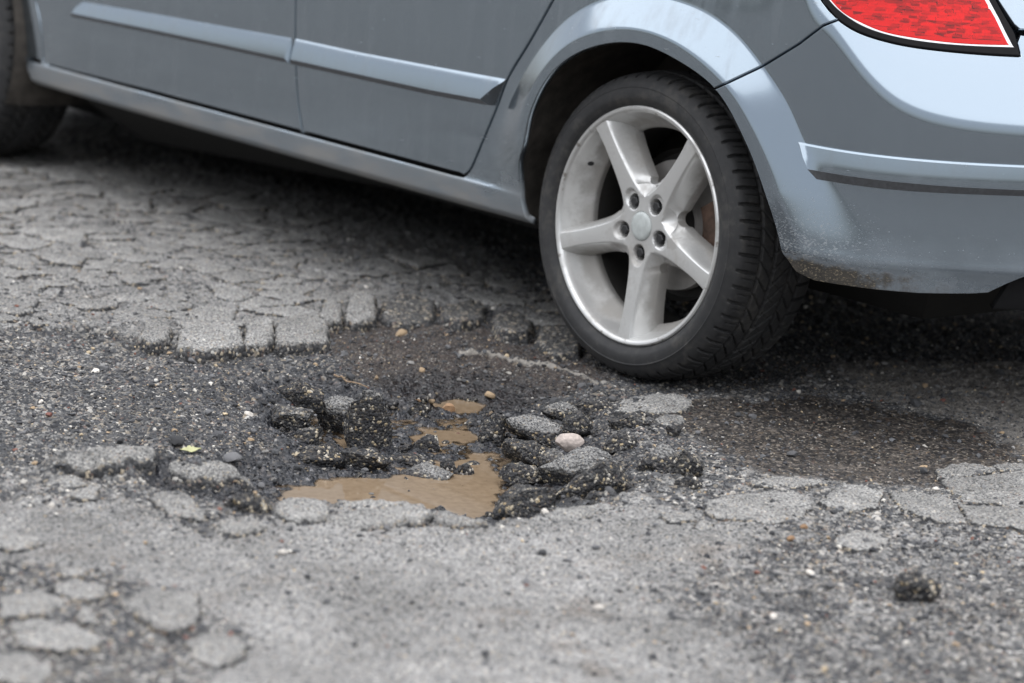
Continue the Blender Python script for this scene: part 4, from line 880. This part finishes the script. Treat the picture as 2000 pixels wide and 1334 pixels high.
# ================================================================ the car
car = tag(empty('car', (0, 0, 0)), 'slate grey-blue estate car with five-spoke alloy wheels standing at the pothole', 'car')
def panel(name, poly, mat, spacing=.02, depth=.014, off=0., parent=None, rnd=.0016, bulge=None, inset=.0, lines=None):
    """a sheet-metal panel: region of (u, z) on the body surface, folded edges, exact normals"""
    P = ccw(poly)
    P = resample(P, spacing*.7)
    n2 = poly_normals(P)
    if inset: P = P - n2*inset
    B = P - n2*rnd
    lo, hi = P.min(0), P.max(0)
    X, Y = np.meshgrid(np.arange(lo[0]+spacing/2, hi[0], spacing), np.arange(lo[1]+spacing/2, hi[1], spacing)); Q = np.stack([X.ravel(), Y.ravel()], 1)
    if lines is not None:                       # rows of points along the creases of the wheel arch
        from_l = np.min(np.hypot(Q[:, None, 0]-lines[None, ::3, 0], Q[:, None, 1]-lines[None, ::3, 1]), 1) if len(Q) else 0
        Q = np.vstack([Q[from_l > .0065], lines])
    Q = Q[sdist(Q[:, 0], Q[:, 1], B, .05) > spacing*.30]
    V, Fc, idx = fill2d(B, Q)
    o_ = np.full(len(V), off)
    bl = (lambda v: 0*v[:, 0]) if bulge is None else (lambda v: bulge(np.maximum(sdist(v[:, 0], v[:, 1], B, .05), 0)))
    o_ = off + bl(V)
    P0 = S(V[:, 0], V[:, 1], o_); N0 = Snormal(V[:, 0], V[:, 1])
    nb = len(P)
    # folded rim
    base = S(P[:, 0], P[:, 1], off); e = .001
    nrm = Snormal(P[:, 0], P[:, 1])
    tu, tz = (S(P[:, 0]+e, P[:, 1])-S(P[:, 0]-e, P[:, 1]))/(2*e), (S(P[:, 0], P[:, 1]+e)-S(P[:, 0], P[:, 1]-e))/(2*e)
    outw = tu*n2[:, :1] + tz*n2[:, 1:]; outw /= np.linalg.norm(outw, axis=1, keepdims=True)
    R1 = base - nrm*rnd; R2 = base - nrm*depth
    nv = len(V); allV = np.vstack([P0, R1, R2]); allN = np.vstack([N0, nrm*.45+outw*.9, outw])
    i = np.arange(nb); j = (i+1) % nb
    Fr = np.vstack([np.stack([idx[i], nv+i, nv+j], 1), np.stack([idx[i], nv+j, idx[j]], 1), np.stack([nv+i, nv+nb+i, nv+nb+j], 1), np.stack([nv+i, nv+nb+j, nv+j], 1)])
    Fa = np.vstack([Fc, Fr])
    me = mesh_np(name, allV, Fa, mat)
    allN = allN/np.linalg.norm(allN, axis=1, keepdims=True)
    if len(me.vertices) == len(allN): me.normals_split_custom_set_from_vertices([tuple(map(float, q)) for q in allN])
    return obj(name, me, parent or car)
def lerp_line(P, n):  # densify through a spline in arc length
    P = np.array(P, float); l = np.concatenate([[0], np.cumsum(np.hypot(*np.diff(P, axis=0).T))]); t = np.linspace(0, l[-1], n)
    return np.stack([cspline(l, P[:, 0])(t), cspline(l, P[:, 1])(t)], 1)
D = DATA
arch = np.array(D['arch_edge']); arch[:4] = [(-.325, .258), (-.341, .305), (-.345, .352), (-.334, .4025)]
arch = lerp_line(arch, 90)
k_split = int(np.argmin(np.hypot(*(arch-np.array(D['split'][0])).T)))
rdr = lerp_line(D['rear_door_rear'], 40)          # rear edge of the rear door, top to bottom
rdr_up = np.array([(-.20, .90), (-.17, .95)])
gap = lerp_line(D['door_gap'], 14); gap_up = np.array([(-1.196, .78), (-1.196, .95)])
dfr = lerp_line(D['door_front'], 10); dfr_up = np.array([(-2.325, .60), (-2.33, .78), (-2.33, .95)])
ZS = .3268                                        # top of the sill
lamp = np.array(D['lamp_out']); lamp_left_up = np.array([(.43, .872), (.40, .92), (.39, .95)])
split = np.array(D['split']); TOPZ = .95
G2 = .0034
quarter = np.vstack([[(-2.385, .259), (-1.2, .256), (-.6, .254)], arch[:k_split+1], split[1:], lamp[1::-1], lamp_left_up, [(-.17, TOPZ)], rdr_up[:1], rdr, [(-.575, ZS), (-1.2, ZS), (-2.30, ZS+.001), (-2.41, ZS-.001), (-2.425, .318), (-2.425, .300), (-2.405, .270)]])
th_ = np.linspace(-10, 200, 330); LN = []
for rf, offs in ((_rb, (-.008, -.004, -.0015, .0015, .004, .008)), (_rk, (-.008, -.004, -.0012, .0012, .004, .008))):
    for o_ in offs: r_ = rf(th_)+o_; LN.append(np.stack([AX+r_*np.cos(np.radians(th_)), AZ+r_*np.sin(np.radians(th_))], 1))
LN = np.vstack(LN); SL = np.vstack([np.stack([np.linspace(-2.36, -.30, 260), np.full(260, q)], 1) for q in (.3225, .320, .317, .314)])
panel('quarter_panel', quarter, M['sillp'], .0095, inset=.0024, lines=np.vstack([LN, SL]))
rear_door = np.vstack([gap_up[::-1], gap, [(-1.14, ZS+.003), (-.60, ZS+.003), (-.565, ZS+.0035)], rdr[::-1], rdr_up])
rdoor = panel('rear_door', rear_door, M['paint'], .016, inset=G2)
front_door = np.vstack([dfr_up[::-1], dfr, [(-1.8, ZS+.003)], [(-1.165, ZS+.003)], gap[::-1], gap_up])
fdoor = panel('front_door', front_door, M['paint'], .018, inset=G2)
fa = np.array(D['farch'])[:4]
fc = np.array([-2.775, .36]); ang = np.radians(np.linspace(28, 200, 40)); far_arc = np.stack([fc[0]+.335*np.cos(ang), fc[1]+.335*np.sin(ang)], 1)
fender = np.vstack([dfr_up[::-1], dfr, [(-2.30, ZS+.003), (-2.40, ZS+.003)], fa[2::-1], [(-2.50, .56)], far_arc[14:], [(-3.20, .30), (-3.60, .30), (-3.65, .80), (-3.2, .86), (-2.7, .93), (-2.33, .95)]])
panel('front_fender', fender, M['paint'], .02, inset=G2)
panel('front_bumper', [(UMIN+.001, .19), (-3.9, .19), (-3.62, .20), (-3.35, .24), (-3.22, .297), (-3.598, .297), (-3.652, .79), (-3.8, .76), (UMIN+.001, .72)], M['paint'], .02, inset=.001)
bb = np.array(D['bump_bottom']); lampb = lerp_line(lamp[2:10], 40)
bumper = np.vstack([arch[k_split:], bb[1:9], [(.932, .350), (.96, .357), (1.2, .36), (UMAX+.0012, .36), (UMAX+.0012, .80), (1.2, .80), (.905, .80), (.896, .785)], lampb[::-1], split[-2:0:-1]])
CL = np.vstack([np.stack([np.linspace(.47, UMAX, 160), np.full(160, q)], 1) for q in (.352, .3555, .3595, .364)])
SH = np.vstack([np.stack([np.linspace(.40, UMAX, 190), _zl(np.linspace(.40, UMAX, 190))+q], 1) for q in (-.02, -.012, -.004, .004, .012, .02)])
rb = panel('rear_bumper', bumper, M['bumper'], .0095, inset=.0020, depth=.02, lines=np.vstack([LN, CL, SH]))
panel('tailgate', [(.905, .806), (1.2, .806), (UMAX+.0026, .806), (UMAX+.0026, 1.0), (1.1, 1.0), (.80, .948), (.86, .858), (.892, .815)], M['paint'], .02, inset=G2)
panel('rear_diffuser', [(.90, .28), (1.2, .27), (UMAX, .27), (UMAX, .356), (.97, .353), (.925, .335)], M['black'], .02, off=-.035)
# tail lamp: gasket, silver bezel, red lens
def curve(P, k): P = np.array(P); return np.vstack([lerp_line(P[:k+1], 44), P[k+1:]])
up = lambda P, dx: np.vstack([[(P[0][0]-.055-dx, .945)], P, [(P[-1][0]-.05-dx, .945)]])
lamp_o = panel('tail_lamp', up(curve(D['lamp_out'], 9), 0), M['black'], .012, off=.0015, depth=.03, inset=.001)
tag(lamp_o, 'red tail lamp with silver bezel and black gasket')
panel('bezel', up(curve(D['lamp_gin'], 8), 0), M['bezel'], .009, off=.0025, depth=.006, parent=lamp_o, rnd=.003)
red = curve(D['lamp_red'], 8); gin = curve(D['lamp_gin'], 8); red = red + .48*(gin[:len(red)]-red)
panel('lens', up(red, 0), M['lens'], .009, off=.0045, depth=.004, parent=lamp_o, rnd=.003, bulge=lambda d: .0085*(1-np.exp(-d/.020)))
# reflector behind the lens: small tilted facets
def reflector():
    lo, hi = red.min(0), red.max(0); V = []; Fc = []; r = np.random.default_rng(4); poly = up(red, 0)
    nu, nz = 20, 30; us = np.linspace(lo[0]-.01, hi[0], nu+1); zs = np.linspace(lo[1], .94, nz+1)
    for a in range(nu):
        for b in range(nz):
            c = np.array([(us[a]+us[a+1])/2, (zs[b]+zs[b+1])/2])
            if sdist(c[:1], c[1:], poly, .1)[0] < .0095: continue
            col_ = a//4; t1, t2 = r.normal(0, .0011), -.0004+r.normal(0, .0008)*(1+1.5*(math.sin(col_*2.3+b*.35) > .1))
            sh_ = .25*(us[1]-us[0])*math.sin(b*1.3+col_)
            q = [(us[a]+sh_, zs[b]), (us[a+1]+sh_, zs[b]), (us[a+1]+sh_, zs[b+1]), (us[a]+sh_, zs[b+1])]; offs = (-t1-t2, t1-t2, t1+t2, -t1+t2); n0 = len(V)
            for (u, z), o in zip(q, offs): V.append(S(u, z, .0036+o*.8))
            Fc.append((n0, n0+1, n0+2, n0+3))
    return obj('reflector', mesh_np('reflector', np.array(V), Fc, M['reflector'], False), lamp_o)
reflector()
# mouldings: a profile swept along the body
def sweep(name, prof, u0s, u1s, zfun, mat, parent, n=60):
    """prof: list of (key, outward offset); zfun(key, u) gives the height"""
    rows = []
    for (key, off), a, b in zip(prof, u0s, u1s):
        u = np.linspace(a, b, n); rows.append(S(u, zfun(key, u), off))
    V = np.stack(rows, 1).reshape(-1, 3); m_ = len(prof)
    Fc = [tuple(f) for f in grid_faces(n, m_)]
    Fc += [tuple(range(m_)), tuple((n-1)*m_+i for i in range(m_-1, -1, -1))]
    me = mesh_np(name, V, Fc, mat, True, 16); return obj(name, me, parent)
def lin(P):
    P = np.array(P); o = np.argsort(P[:, 0]); return lambda u: np.interp(u, P[o, 0], P[o, 1])
rt, rbm = lin(D['mould_r_top']), lin(D['mould_r_bot'])
def zr(k, u):
    t, b = rt(u), rbm(u)
    return {'a': t, 'b': t-.0012, 'b2': t-.006, 'm1': t-.024, 'm': b+.0110, 'c': b+.0005, 'd': b-.0005}[k]
PROF = [('a', -.003), ('b', .0020), ('b2', .0046), ('m1', .0105), ('m', .0160), ('c', .0145), ('d', -.003)]
sweep('door_moulding', PROF, [-1.179]*7, [-.4165, -.4165, -.420, -.448, -.480, -.453, -.453], zr, M['paint'], rdoor)
sweep('moulding_shade_strip', [('m', .0130), ('m', .0170), ('c', .0157), ('d', .0080)], [-1.179]*4, [-.480, -.4805, -.4535, -.4535], zr, M['lip'], rdoor)  # added dark strip painting the shade under the moulding
ft, fb = lin(D['mould_f_top'][1:]), lin(D['mould_f_bot'])
def zf(k, u):
    t, b = ft(u), fb(u)
    return {'a': t, 'b': t-.0012, 'b2': t-.006, 'm1': t-.020, 'm': b+.0095, 'c': b+.0005, 'd': b-.0005}[k]
sweep('door_moulding', [(k, o*.85) for k, o in PROF], [-2.118, -2.118, -2.128, -2.148, -2.158, -2.158, -2.160], [-1.199, -1.199, -1.200, -1.203, -1.206, -1.192, -1.192], zf, M['paint'], fdoor)
sweep('moulding_shade_strip', [('m', .0110), ('m', .0147), ('c', .0135), ('d', .0060)], [-2.158, -2.158, -2.160, -2.160], [-1.206, -1.2055, -1.1915, -1.1915], zf, M['lip'], fdoor)  # same added shade strip, front door
ZB = dict(a=.5652, b=.5646, b2=.561, m1=.540, m=.5195, c=.5040, d=.5030)
sweep('bumper_strip', [('a', -.012), ('b', .0055), ('b2', .0078), ('m1', .0112), ('m', .0134), ('c', .0120), ('d', -.004)], [.4585, .4585, .4635, .478, .495, .516, .517], [UMAX]*7, lambda k, u: ZB[k]+(.004 if k in 'cd' else 0)*sstep(.6, .9, u)+0*u, M['paint'], rb, 140)
sweep('bumper_shade_strip', [('m', .0108), ('m', .0146), ('c', .0134), ('d', .0080)], [.4945, .4945, .5155, .5165], [UMAX]*4, lambda k, u: ZB[k]+(.004 if k in 'cd' else 0)*sstep(.6, .9, u)+0*u, M['lip'], rb, 140)  # added dark strip painting the shade under the bumper strip
# wheel wells, floor
def well(cx, r, name):
    a = np.radians(np.linspace(-28, 208, 60)); prof = [(r+.006, .004), (r+.012, .03), (r+.02, .12), (r+.02, .34), (.0, .345)]
    V = [];
    for t in a:
        for rr, y in prof: V.append((cx+rr*math.cos(t), y, AZ+rr*math.sin(t)*1.0))
    return obj(name, mesh_np(name, np.array(V), grid_faces(60, len(prof)), M['liner']), car)
def arch_liner():
    P = lerp_line(arch, 70); V = []
    for q, (u, z) in enumerate(P):
        e = S(u, z, -.012); d = np.array([u-AX, 0, z-AZ]); d /= np.linalg.norm(d)
        for rr, dy in ((.0005, 0), (.010, .012), (.028, .04), (.035, .14), (.035, .33)): V.append(e + d*rr + np.array([0, dy, 0]))
        V.append((AX, e[1]+.335, AZ))
    return obj('wheel_well', mesh_np('wheel_well', np.array(V), grid_faces(len(P), 6), M['liner'], True, 40), car)
arch_liner(); well(-2.775, .335, 'wheel_well')
def box(name, lo, hi, mat, parent=None, bev=.0):
    x0, y0, z0 = lo; x1, y1, z1 = hi
    V = [(x0, y0, z0), (x1, y0, z0), (x1, y1, z0), (x0, y1, z0), (x0, y0, z1), (x1, y0, z1), (x1, y1, z1), (x0, y1, z1)]
    Fc = [(0, 3, 2, 1), (4, 5, 6, 7), (0, 1, 5, 4), (1, 2, 6, 5), (2, 3, 7, 6), (3, 0, 4, 7)]
    me = mesh_np(name, V, Fc, mat, False); o = obj(name, me, parent)
    if bev: b = o.modifiers.new('bevel', 'BEVEL'); b.width = bev; b.segments = 2
    return o
V = []
for x, y0, z in ((-3.60, .62, .22), (-3.45, .40, .24), (-3.05, .36, .23), (-2.37, .36, .24), (-2.33, .10, .268), (-1.2, .10, .266), (-.40, .10, .266), (-.36, .36, .27), (.40, .36, .27), (.52, .16, .33), (.80, .45, .36)):
    ya = max(y0+.12, .36); zb_ = .11 if x < -2.2 else (z-.095 if x < .5 else z-.03)  # front tray lowered to block the lit ground ahead from under the car
    V += [(x, y0, z), (x, ya, zb_), (x, 2*HALF-ya, zb_), (x, 2*HALF-y0, z), (x, 2*HALF-y0, z+.05), (x, y0, z+.05)]
obj('floor_pan', mesh_np('floor_pan', np.array(V), grid_faces(11, 6, False, True), M['under'], False), car)
# upper body, out of the photograph: bonnet, glazing, pillars, roof
def quadstrip(name, rowsets, mat):
    n, m_ = len(rowsets), len(rowsets[0]); return obj(name, mesh_np(name, np.array(rowsets).reshape(-1, 3), grid_faces(n, m_), mat, True, 40), car)
YR = [.0, .25, .5, .75, 1.]
across = lambda x, z, y0, dome: [(x, y0+(2*HALF-2*y0)*t, z+dome*(1-(2*t-1)**2)) for t in YR]
quadstrip('bonnet', [across(-3.58, .72, .35, .02), across(-3.3, .84, .16, .03), across(-2.8, .93, .09, .04), across(-2.40, .98, .08, .05)], M['paint'])
quadstrip('windscreen', [across(-2.42, .985, .10, .045), across(-2.0, 1.22, .16, .04), across(-1.55, 1.43, .24, .03)], M['glass'])
quadstrip('roof', [across(-1.56, 1.435, .24, .03), across(-.9, 1.47, .235, .035), across(.1, 1.465, .235, .035), across(.66, 1.42, .25, .03)], M['paint'])
def rear_loft(name, ua, ub, n, mat, mirror):
    """from the shoulder line up to the rear edge of the roof"""
    us = np.linspace(ua, ub, n); zb_ = np.interp(us, [.36, .80, 1.1, UMAX], [.947, .947, .999, .999]); base = S(us, zb_, .001); t = np.linspace(0, 1, 7)[:, None, None]
    k = np.interp(us, [.36, .62, UMAX], [0, .35, 1]); top = np.stack([np.interp(k, [0, .35, 1], [.30, .60, .66]), np.interp(k, [0, .35, 1], [.236, .30, HALF]), np.interp(k, [0, .35, 1], [1.43, 1.425, 1.45])], 1)
    G = base[None]*(1-t) + top[None]*t; G[..., 0] += .05*np.sin(np.pi*t[..., 0])*np.clip(k, 0, 1)[None]
    if mirror: G[..., 1] = 2*HALF-G[..., 1]
    return obj(name, mesh_np(name, G.reshape(-1, 3), grid_faces(7, n, flip=not mirror), mat, True, 40), car)
for mir in (False, True):
    rear_loft('rear_pillar', .36, .84, 14, M['paint'], mir); rear_loft('rear_window', .84, UMAX, 12, M['glass'], mir)
for sgn in (0, 1):
    Y = (lambda y: y) if sgn == 0 else (lambda y: 2*HALF-y)
    side = lambda x0, x1, xr0, xr1, e: np.array([(x0, Y(.072-e), .945), (x1, Y(.072-e), .945), (xr1, Y(.238-e), 1.432), (xr0, Y(.238-e), 1.432)])
    obj('window_frame', mesh_np('window_frame', side(-2.40, .36, -1.55, .30, 0), [(0, 1, 2, 3) if sgn == 0 else (3, 2, 1, 0)], M['paint'], False), car)
    for a, b, c_, d_ in ((-2.30, -1.25, -1.50, -1.17), (-1.13, -.20, -1.09, -.22), (-.10, .33, -.14, .27)):
        q = side(a, b, c_, d_, .004); q = q + (q.mean(0)-q)*.06
        obj('side_window', mesh_np('side_window', q, [(0, 1, 2, 3) if sgn == 0 else (3, 2, 1, 0)], M['glass'], False), car)
# far side: mirrored skin panels
for o in [c for c in car.children if c.name.split('.')[0] in ('quarter_panel', 'rear_door', 'front_door', 'front_fender', 'rear_bumper', 'front_bumper', 'tailgate', 'rear_diffuser', 'tail_lamp', 'wheel_well')]:
    c = o.copy(); COL.objects.link(c); c.parent = car; c.matrix_parent_inverse = Matrix(); c.scale = (1, -1, 1); c.location = (0, 2*HALF, 0)
    for ch in o.children:
        d = ch.copy(); COL.objects.link(d); d.parent = c; d.matrix_parent_inverse = Matrix()

# ---- wheels
RT, RL = .318, .243
def lathe(name, prof, n, mat, sharp=35, parent=None, flip=False):
    a = np.linspace(0, 2*np.pi, n, endpoint=False); P = np.array(prof)
    V = np.stack([P[None, :, 0]*np.cos(a)[:, None], np.repeat(P[None, :, 1], n, 0), P[None, :, 0]*np.sin(a)[:, None]], -1).reshape(-1, 3)
    return mesh_np(name, V, grid_faces(n, len(P), True, False, flip), mat, True, sharp)
def rim_mesh():
    Vs, Fs = [], []; nv = 0
    # lip and dish
    prof = [(.2445, .016), (.2450, .006), (.2440, .001), (.2410, -.0015), (.2370, -.001), (.2335, .0015), (.2315, .0055), (.2290, .013), (.2240, .029), (.2160, .047), (.2060, .062), (.2020, .066), (.2005, .072), (.2050, .09)]
    n = 180; a = np.linspace(0, 2*np.pi, n, endpoint=False); P = np.array(prof)
    V = np.stack([P[None, :, 0]*np.cos(a)[:, None], np.repeat(P[None, :, 1], n, 0), P[None, :, 0]*np.sin(a)[:, None]], -1).reshape(-1, 3)
    Vs.append(V); Fs.append(grid_faces(n, len(P), True, False, True)); nv += len(V)
    # spokes
    rows = np.concatenate([np.linspace(.0305, .085, 34), .086+np.linspace(0, 1, 12)**2*.013, np.linspace(.103, .2345, 34)])
    yf = cspline([.03, .06, .10, .15, .20, .225, .2345], [.0205, .0205, .0175, .0125, .0075, .0045, .0035])
    wf = cspline([.059, .063, .068, .075, .083, .092, .102, .13, .20, .2345], [.0347, .0325, .0300, .0272, .0247, .0226, .0209, .0182, .0165, .0185])
    wb = cspline([.095, .099, .104, .11, .125, .15, .19, .21, .2345], [.0450, .0443, .0425, .0406, .0376, .0352, .0342, .0365, .044])
    dep = cspline([.059, .064, .072, .082, .092, .105, .14, .20, .2345], [0, .0030, .0100, .0185, .0255, .0320, .040, .050, .054])
    cols = np.concatenate([np.linspace(0, .12, 3)[:-1], np.linspace(.12, .34, 8)[:-1], [.34, .355], np.linspace(.365, .635, 17), [.645, .66], np.linspace(.66, .88, 8)[1:], np.linspace(.88, 1, 3)[1:]])
    cols = np.linspace(0, 1, 57)
    for k in range(5):
        th0 = -math.pi/2 + k*2*math.pi/5
        G = []
        for r in rows:
            full = r*math.sin(math.radians(36))
            w1 = full if r <= .059 else min(float(wf(r)), full*.999); w2 = full if r <= .086 else (full-math.sqrt(max((r-.086)*.028-(r-.086)**2, 0)) if r < .099 else min(float(wb(r)), full))
            dd = 0 if r <= .059 else float(dep(r))
            y0 = float(yf(r))
            # columns: facet | face | facet
            q = cols*2-1; f = .60
            t = np.where(np.abs(q) <= f, q/f*w1, np.sign(q)*(w1+(np.abs(q)-f)/(1-f)*(w2-w1)))
            sfrac = np.clip((np.abs(q)-f)/(1-f), 0, 1)
            bl_ = float(sstep(.084, .112, r)); y = y0 + dd*(bl_*sfrac**1.08 + (1-bl_)*(1-(1-sfrac)**2)) - .0008*(1-np.clip(np.abs(q)/f, 0, 1)**2)*(dd > 0) + .0012*np.exp(-((np.abs(q)-f)/.03)**2)*(dd > 0.004)
            if r < .10:
                ang = np.arcsin(np.clip(t/r, -1, 1)); xx, zz_ = r*np.cos(ang), t
            else:
                xx, zz_ = np.sqrt(np.maximum(r*r-t*t, 0)), t
            lug = np.hypot(xx-.0555, zz_); y = y + .020*sstep(.0165, .0128, lug)
            y = y + .006*sstep(.020, .013, np.hypot((xx-.061)*.8, zz_))*(lug > 0)
            ca, sa = math.cos(th0), math.sin(th0)
            G.append(np.stack([xx*ca-zz_*sa, y, xx*sa+zz_*ca], 1))
        G = np.array(G)                                  # rows x cols
        V = G.reshape(-1, 3); Fs.append(grid_faces(len(rows), len(cols), flip=False)+nv); Vs.append(V); nv += len(V)
        # thickness of the window edges
        r0 = int(np.searchsorted(rows, .0859))
        for col_i, fl in ((0, False), (len(cols)-1, True)):
            e = G[r0:, col_i]; e2 = e.copy(); e2[:, 1] += .022; e2[:, [0, 2]] *= 1.0
            V = np.stack([e, e2], 1).reshape(-1, 3); Vs.append(V); Fs.append(grid_faces(len(e), 2, flip=not fl)+nv); nv += len(V)
    V = np.vstack(Vs); F_ = np.vstack(Fs); me = mesh_np('wheel', V, F_, M['alloy'], True)
    bm = bmesh.new(); bm.from_mesh(me); bmesh.ops.remove_doubles(bm, verts=bm.verts, dist=.00012); bmesh.ops.recalc_face_normals(bm, faces=[f for f in bm.faces]); bm.to_mesh(me); bm.free()
    me.polygons.foreach_set('use_smooth', np.ones(len(me.polygons), bool)); me.set_sharp_from_angle(angle=math.radians(33)); return me
def tyre_mesh(sub=22, nt=38):
    NB = 58; na = NB*sub
    yo, yi = .0005, .2245; W = yi-yo
    # cross-section: bead, sidewall, shoulder, tread, mirrored
    side = [(.236, .012), (.2405, .0085), (.2440, .0065), (.2460, .0020), (.2500, -.0022), (.2505, -.0030), (.2580, -.0060), (.2590, -.0068), (.2640, -.0080), (.2720, -.0085), (.2800, -.0072), (.2810, -.0078), (.2825, -.0078), (.2835, -.0066), (.2900, -.0040), (.2960, .0000), (.2995, .0030)]
    sh = [(.3010, .0042), (.3030, .0060), (.3052, .0085), (.3072, .0120), (.3090, .0165), (.3105, .022)]
    ty = np.linspace(.027, W/2, nt); tr = .3118 + (.3180-.3118)*np.sin(np.clip((ty-.027)/(W/2-.027), 0, 1)*math.pi/2)**.8
    half = side + sh + list(zip(tr, ty)); full = half + [(r, W-y) for r, y in half[-2::-1]]
    P = np.array(full); m_ = len(P); a = np.arange(na)/na*2*np.pi
    R = np.repeat(P[None, :, 0], na, 0); Y = np.repeat(P[None, :, 1], na, 0); A = np.repeat(a[:, None], m_, 1)
    tread = P[:, 0] > .2985
    blk = A/(2*np.pi)*NB
    # circumferential grooves
    g = np.zeros_like(R); y = Y
    for gy_, gw in ((.052, .0040), (.088, .0042), (.136, .0042), (.172, .0040)): g = np.maximum(g, sstep(gw+.0012, gw-.0012, np.abs(y-gy_+.0)))
    def lat(phase_slope, y0, y1, width, off=0.):
        ph = (blk + phase_slope*(y-y0)/.03 + off) % 1.0; d = np.minimum(ph, 1-ph)
        return sstep(width+.035, width-.01, d)*((y >= y0) & (y <= y1))
    g = np.maximum(g, lat(.10, .000, .052, .09)*(P[:, 0] > .3005)[None])
    g = np.maximum(g, lat(-.10, .172, .3, .09)*(P[:, 0] > .3005)[None])
    g = np.maximum(g, .8*lat(.95, .052, .088, .07, .35)); g = np.maximum(g, .7*lat(-.9, .088, .136, .06, .1)); g = np.maximum(g, .8*lat(.95, .136, .172, .07, .6))
    g = np.maximum(g, .35*lat(.10, .022, .052, .03, .5)); g = np.maximum(g, .3*lat(.6, .09, .134, .03, .55))
    depth = .0068*np.clip((P[:, 0]-.2995)/.008, .25, 1)[None]
    R = R - g*depth*tread[None]
    R = R + (.0003*np.cos(A*330))*((P[:, 0] > .252) & (P[:, 0] < .257))[None]
    # load flattens the foot of the tyre
    V = np.stack([R*np.cos(A), Y, R*np.sin(A)], -1).reshape(-1, 3)
    lowz = -(RT-.012); dz = np.maximum(lowz - V[:, 2], 0); V[:, 2] += dz*.80
    me = mesh_np('tyre', V, grid_faces(na, m_, True, False, True), M['tyre'], True, 38); return me
rim_me, tyre_me, tyre_far = rim_mesh(), tyre_mesh(), tyre_mesh(6, 16)
barrel_me = lathe('barrel', [(.2040, .080), (.2000, .10), (.2060, .15), (.2140, .20), (.2250, .215)], 90, M['dark_metal'], flip=True)  # silver barrel coloured dark to stand for the shade inside the rim
cap_me = lathe('hub_cap', [(.0001, .0145), (.012, .0148), (.022, .0156), (.0272, .0168), (.0290, .0185), (.0296, .0205), (.0300, .0235), (.0312, .0215)], 48, M['cap'], 50, flip=True)
bolt_me = None
def bolt_mesh():
    V = []; prof = [(.0001, .0225), (.0080, .0225), (.0100, .0240), (.0104, .028), (.0106, .0425)]
    for i in range(6*4):
        t = 2*math.pi*i/24; hexr = 1/max(abs(math.cos((t % (math.pi/3))-math.pi/6)), .5)*.92
        for r, y in prof: V.append((r*hexr*math.cos(t), y, r*hexr*math.sin(t)))
    return mesh_np('wheel_bolt', np.array(V), grid_faces(24, 5, True, False, True), M['bolt'], True, 25)
bolt_me = bolt_mesh()
disc_me = lathe('brake_disc', [(.055, .105), (.070, .104), (.072, .112), (.1335, .112), (.1345, .114), (.1345, .132), (.132, .134), (.05, .134)], 72, M['disc'], 30, flip=True)
hub_me = lathe('hub', [(.0001, .045), (.05, .045), (.068, .055), (.07, .15)], 40, M['dark_metal'], 30, flip=True)
shield_me = lathe('dust_shield', [(.0001, .15), (.10, .15), (.150, .146), (.158, .13), (.160, .15), (.10, .16)], 60, M['dark_metal'], 30, flip=True)
def caliper_mesh():
    a = np.radians(np.linspace(-24, 30, 12)); V = []
    for t in a:
        for r, y in ((.105, .092), (.150, .090), (.156, .098), (.156, .150), (.105, .152)): V.append((r*math.cos(t), y, r*math.sin(t)))
    Fc = [tuple(f) for f in grid_faces(12, 5, False, True)]+[(0, 1, 2, 3, 4), (59, 58, 57, 56, 55)]; return mesh_np('brake_caliper', np.array(V), Fc, M['caliper'], True, 30)
cal_me = caliper_mesh()
def valve_mesh():
    V = []
    for i in range(20):
        t = 2*math.pi*i/20
        for r, y in ((.0001, -.0012), (.7, -.0012), (1., .001), (1.02, .006)): V.append((r*.0085*math.cos(t) if r > .001 else 0, y, r*.0065*math.sin(t)))
    return mesh_np('valve_hole', np.array(V), grid_faces(20, 4, True, False, True), M['bolt'], True, 40)
valve_me = valve_mesh()
def make_wheel(x, y, spin, flip, camber, steer=0.):
    w = obj('wheel', rim_me, car, (x, y, RT)); w.rotation_euler = (math.radians(-camber), spin, 0 if not flip else math.pi); w.rotation_mode = 'XYZ'
    w.matrix_local = Matrix.Translation((x, y, RT)) @ Matrix.Rotation(math.pi if flip else steer, 4, 'Z') @ Matrix.Rotation(math.radians(-camber), 4, 'X') @ Matrix.Rotation(spin, 4, 'Y')
    inv = Matrix.Rotation(-spin, 4, 'Y')
    t = obj('tyre', tyre_far if flip else tyre_me, w); t.matrix_local = inv       # the flat foot stays on the road
    for nm, me in (('barrel', barrel_me), ('hub_cap', cap_me), ('brake_disc', disc_me), ('hub', hub_me), ('dust_shield', shield_me)): obj(nm, me, w)
    c = obj('brake_caliper', cal_me, w); c.matrix_local = inv
    for k in range(5):
        t = -math.pi/2+k*2*math.pi/5; b = obj('wheel_bolt', bolt_me, w, (.0555*math.cos(t), 0, .0555*math.sin(t)))
    a = math.radians(154); d = Vector((-math.cos(a), -.52, -math.sin(a))).normalized()
    v = obj('valve_hole', valve_me, w); v.matrix_local = Matrix.Translation((.2185*math.cos(a), .0415, .2185*math.sin(a))) @ d.to_track_quat('-Y', 'Z').to_matrix().to_4x4()
    return w
make_wheel(0, .03, 0, False, 1.75); make_wheel(-2.825, .035, .6, False, .5, 0.)
make_wheel(0, 2*HALF-.03, .3, True, 1.75); make_wheel(-2.703, 2*HALF-.03, .9, True, .5)
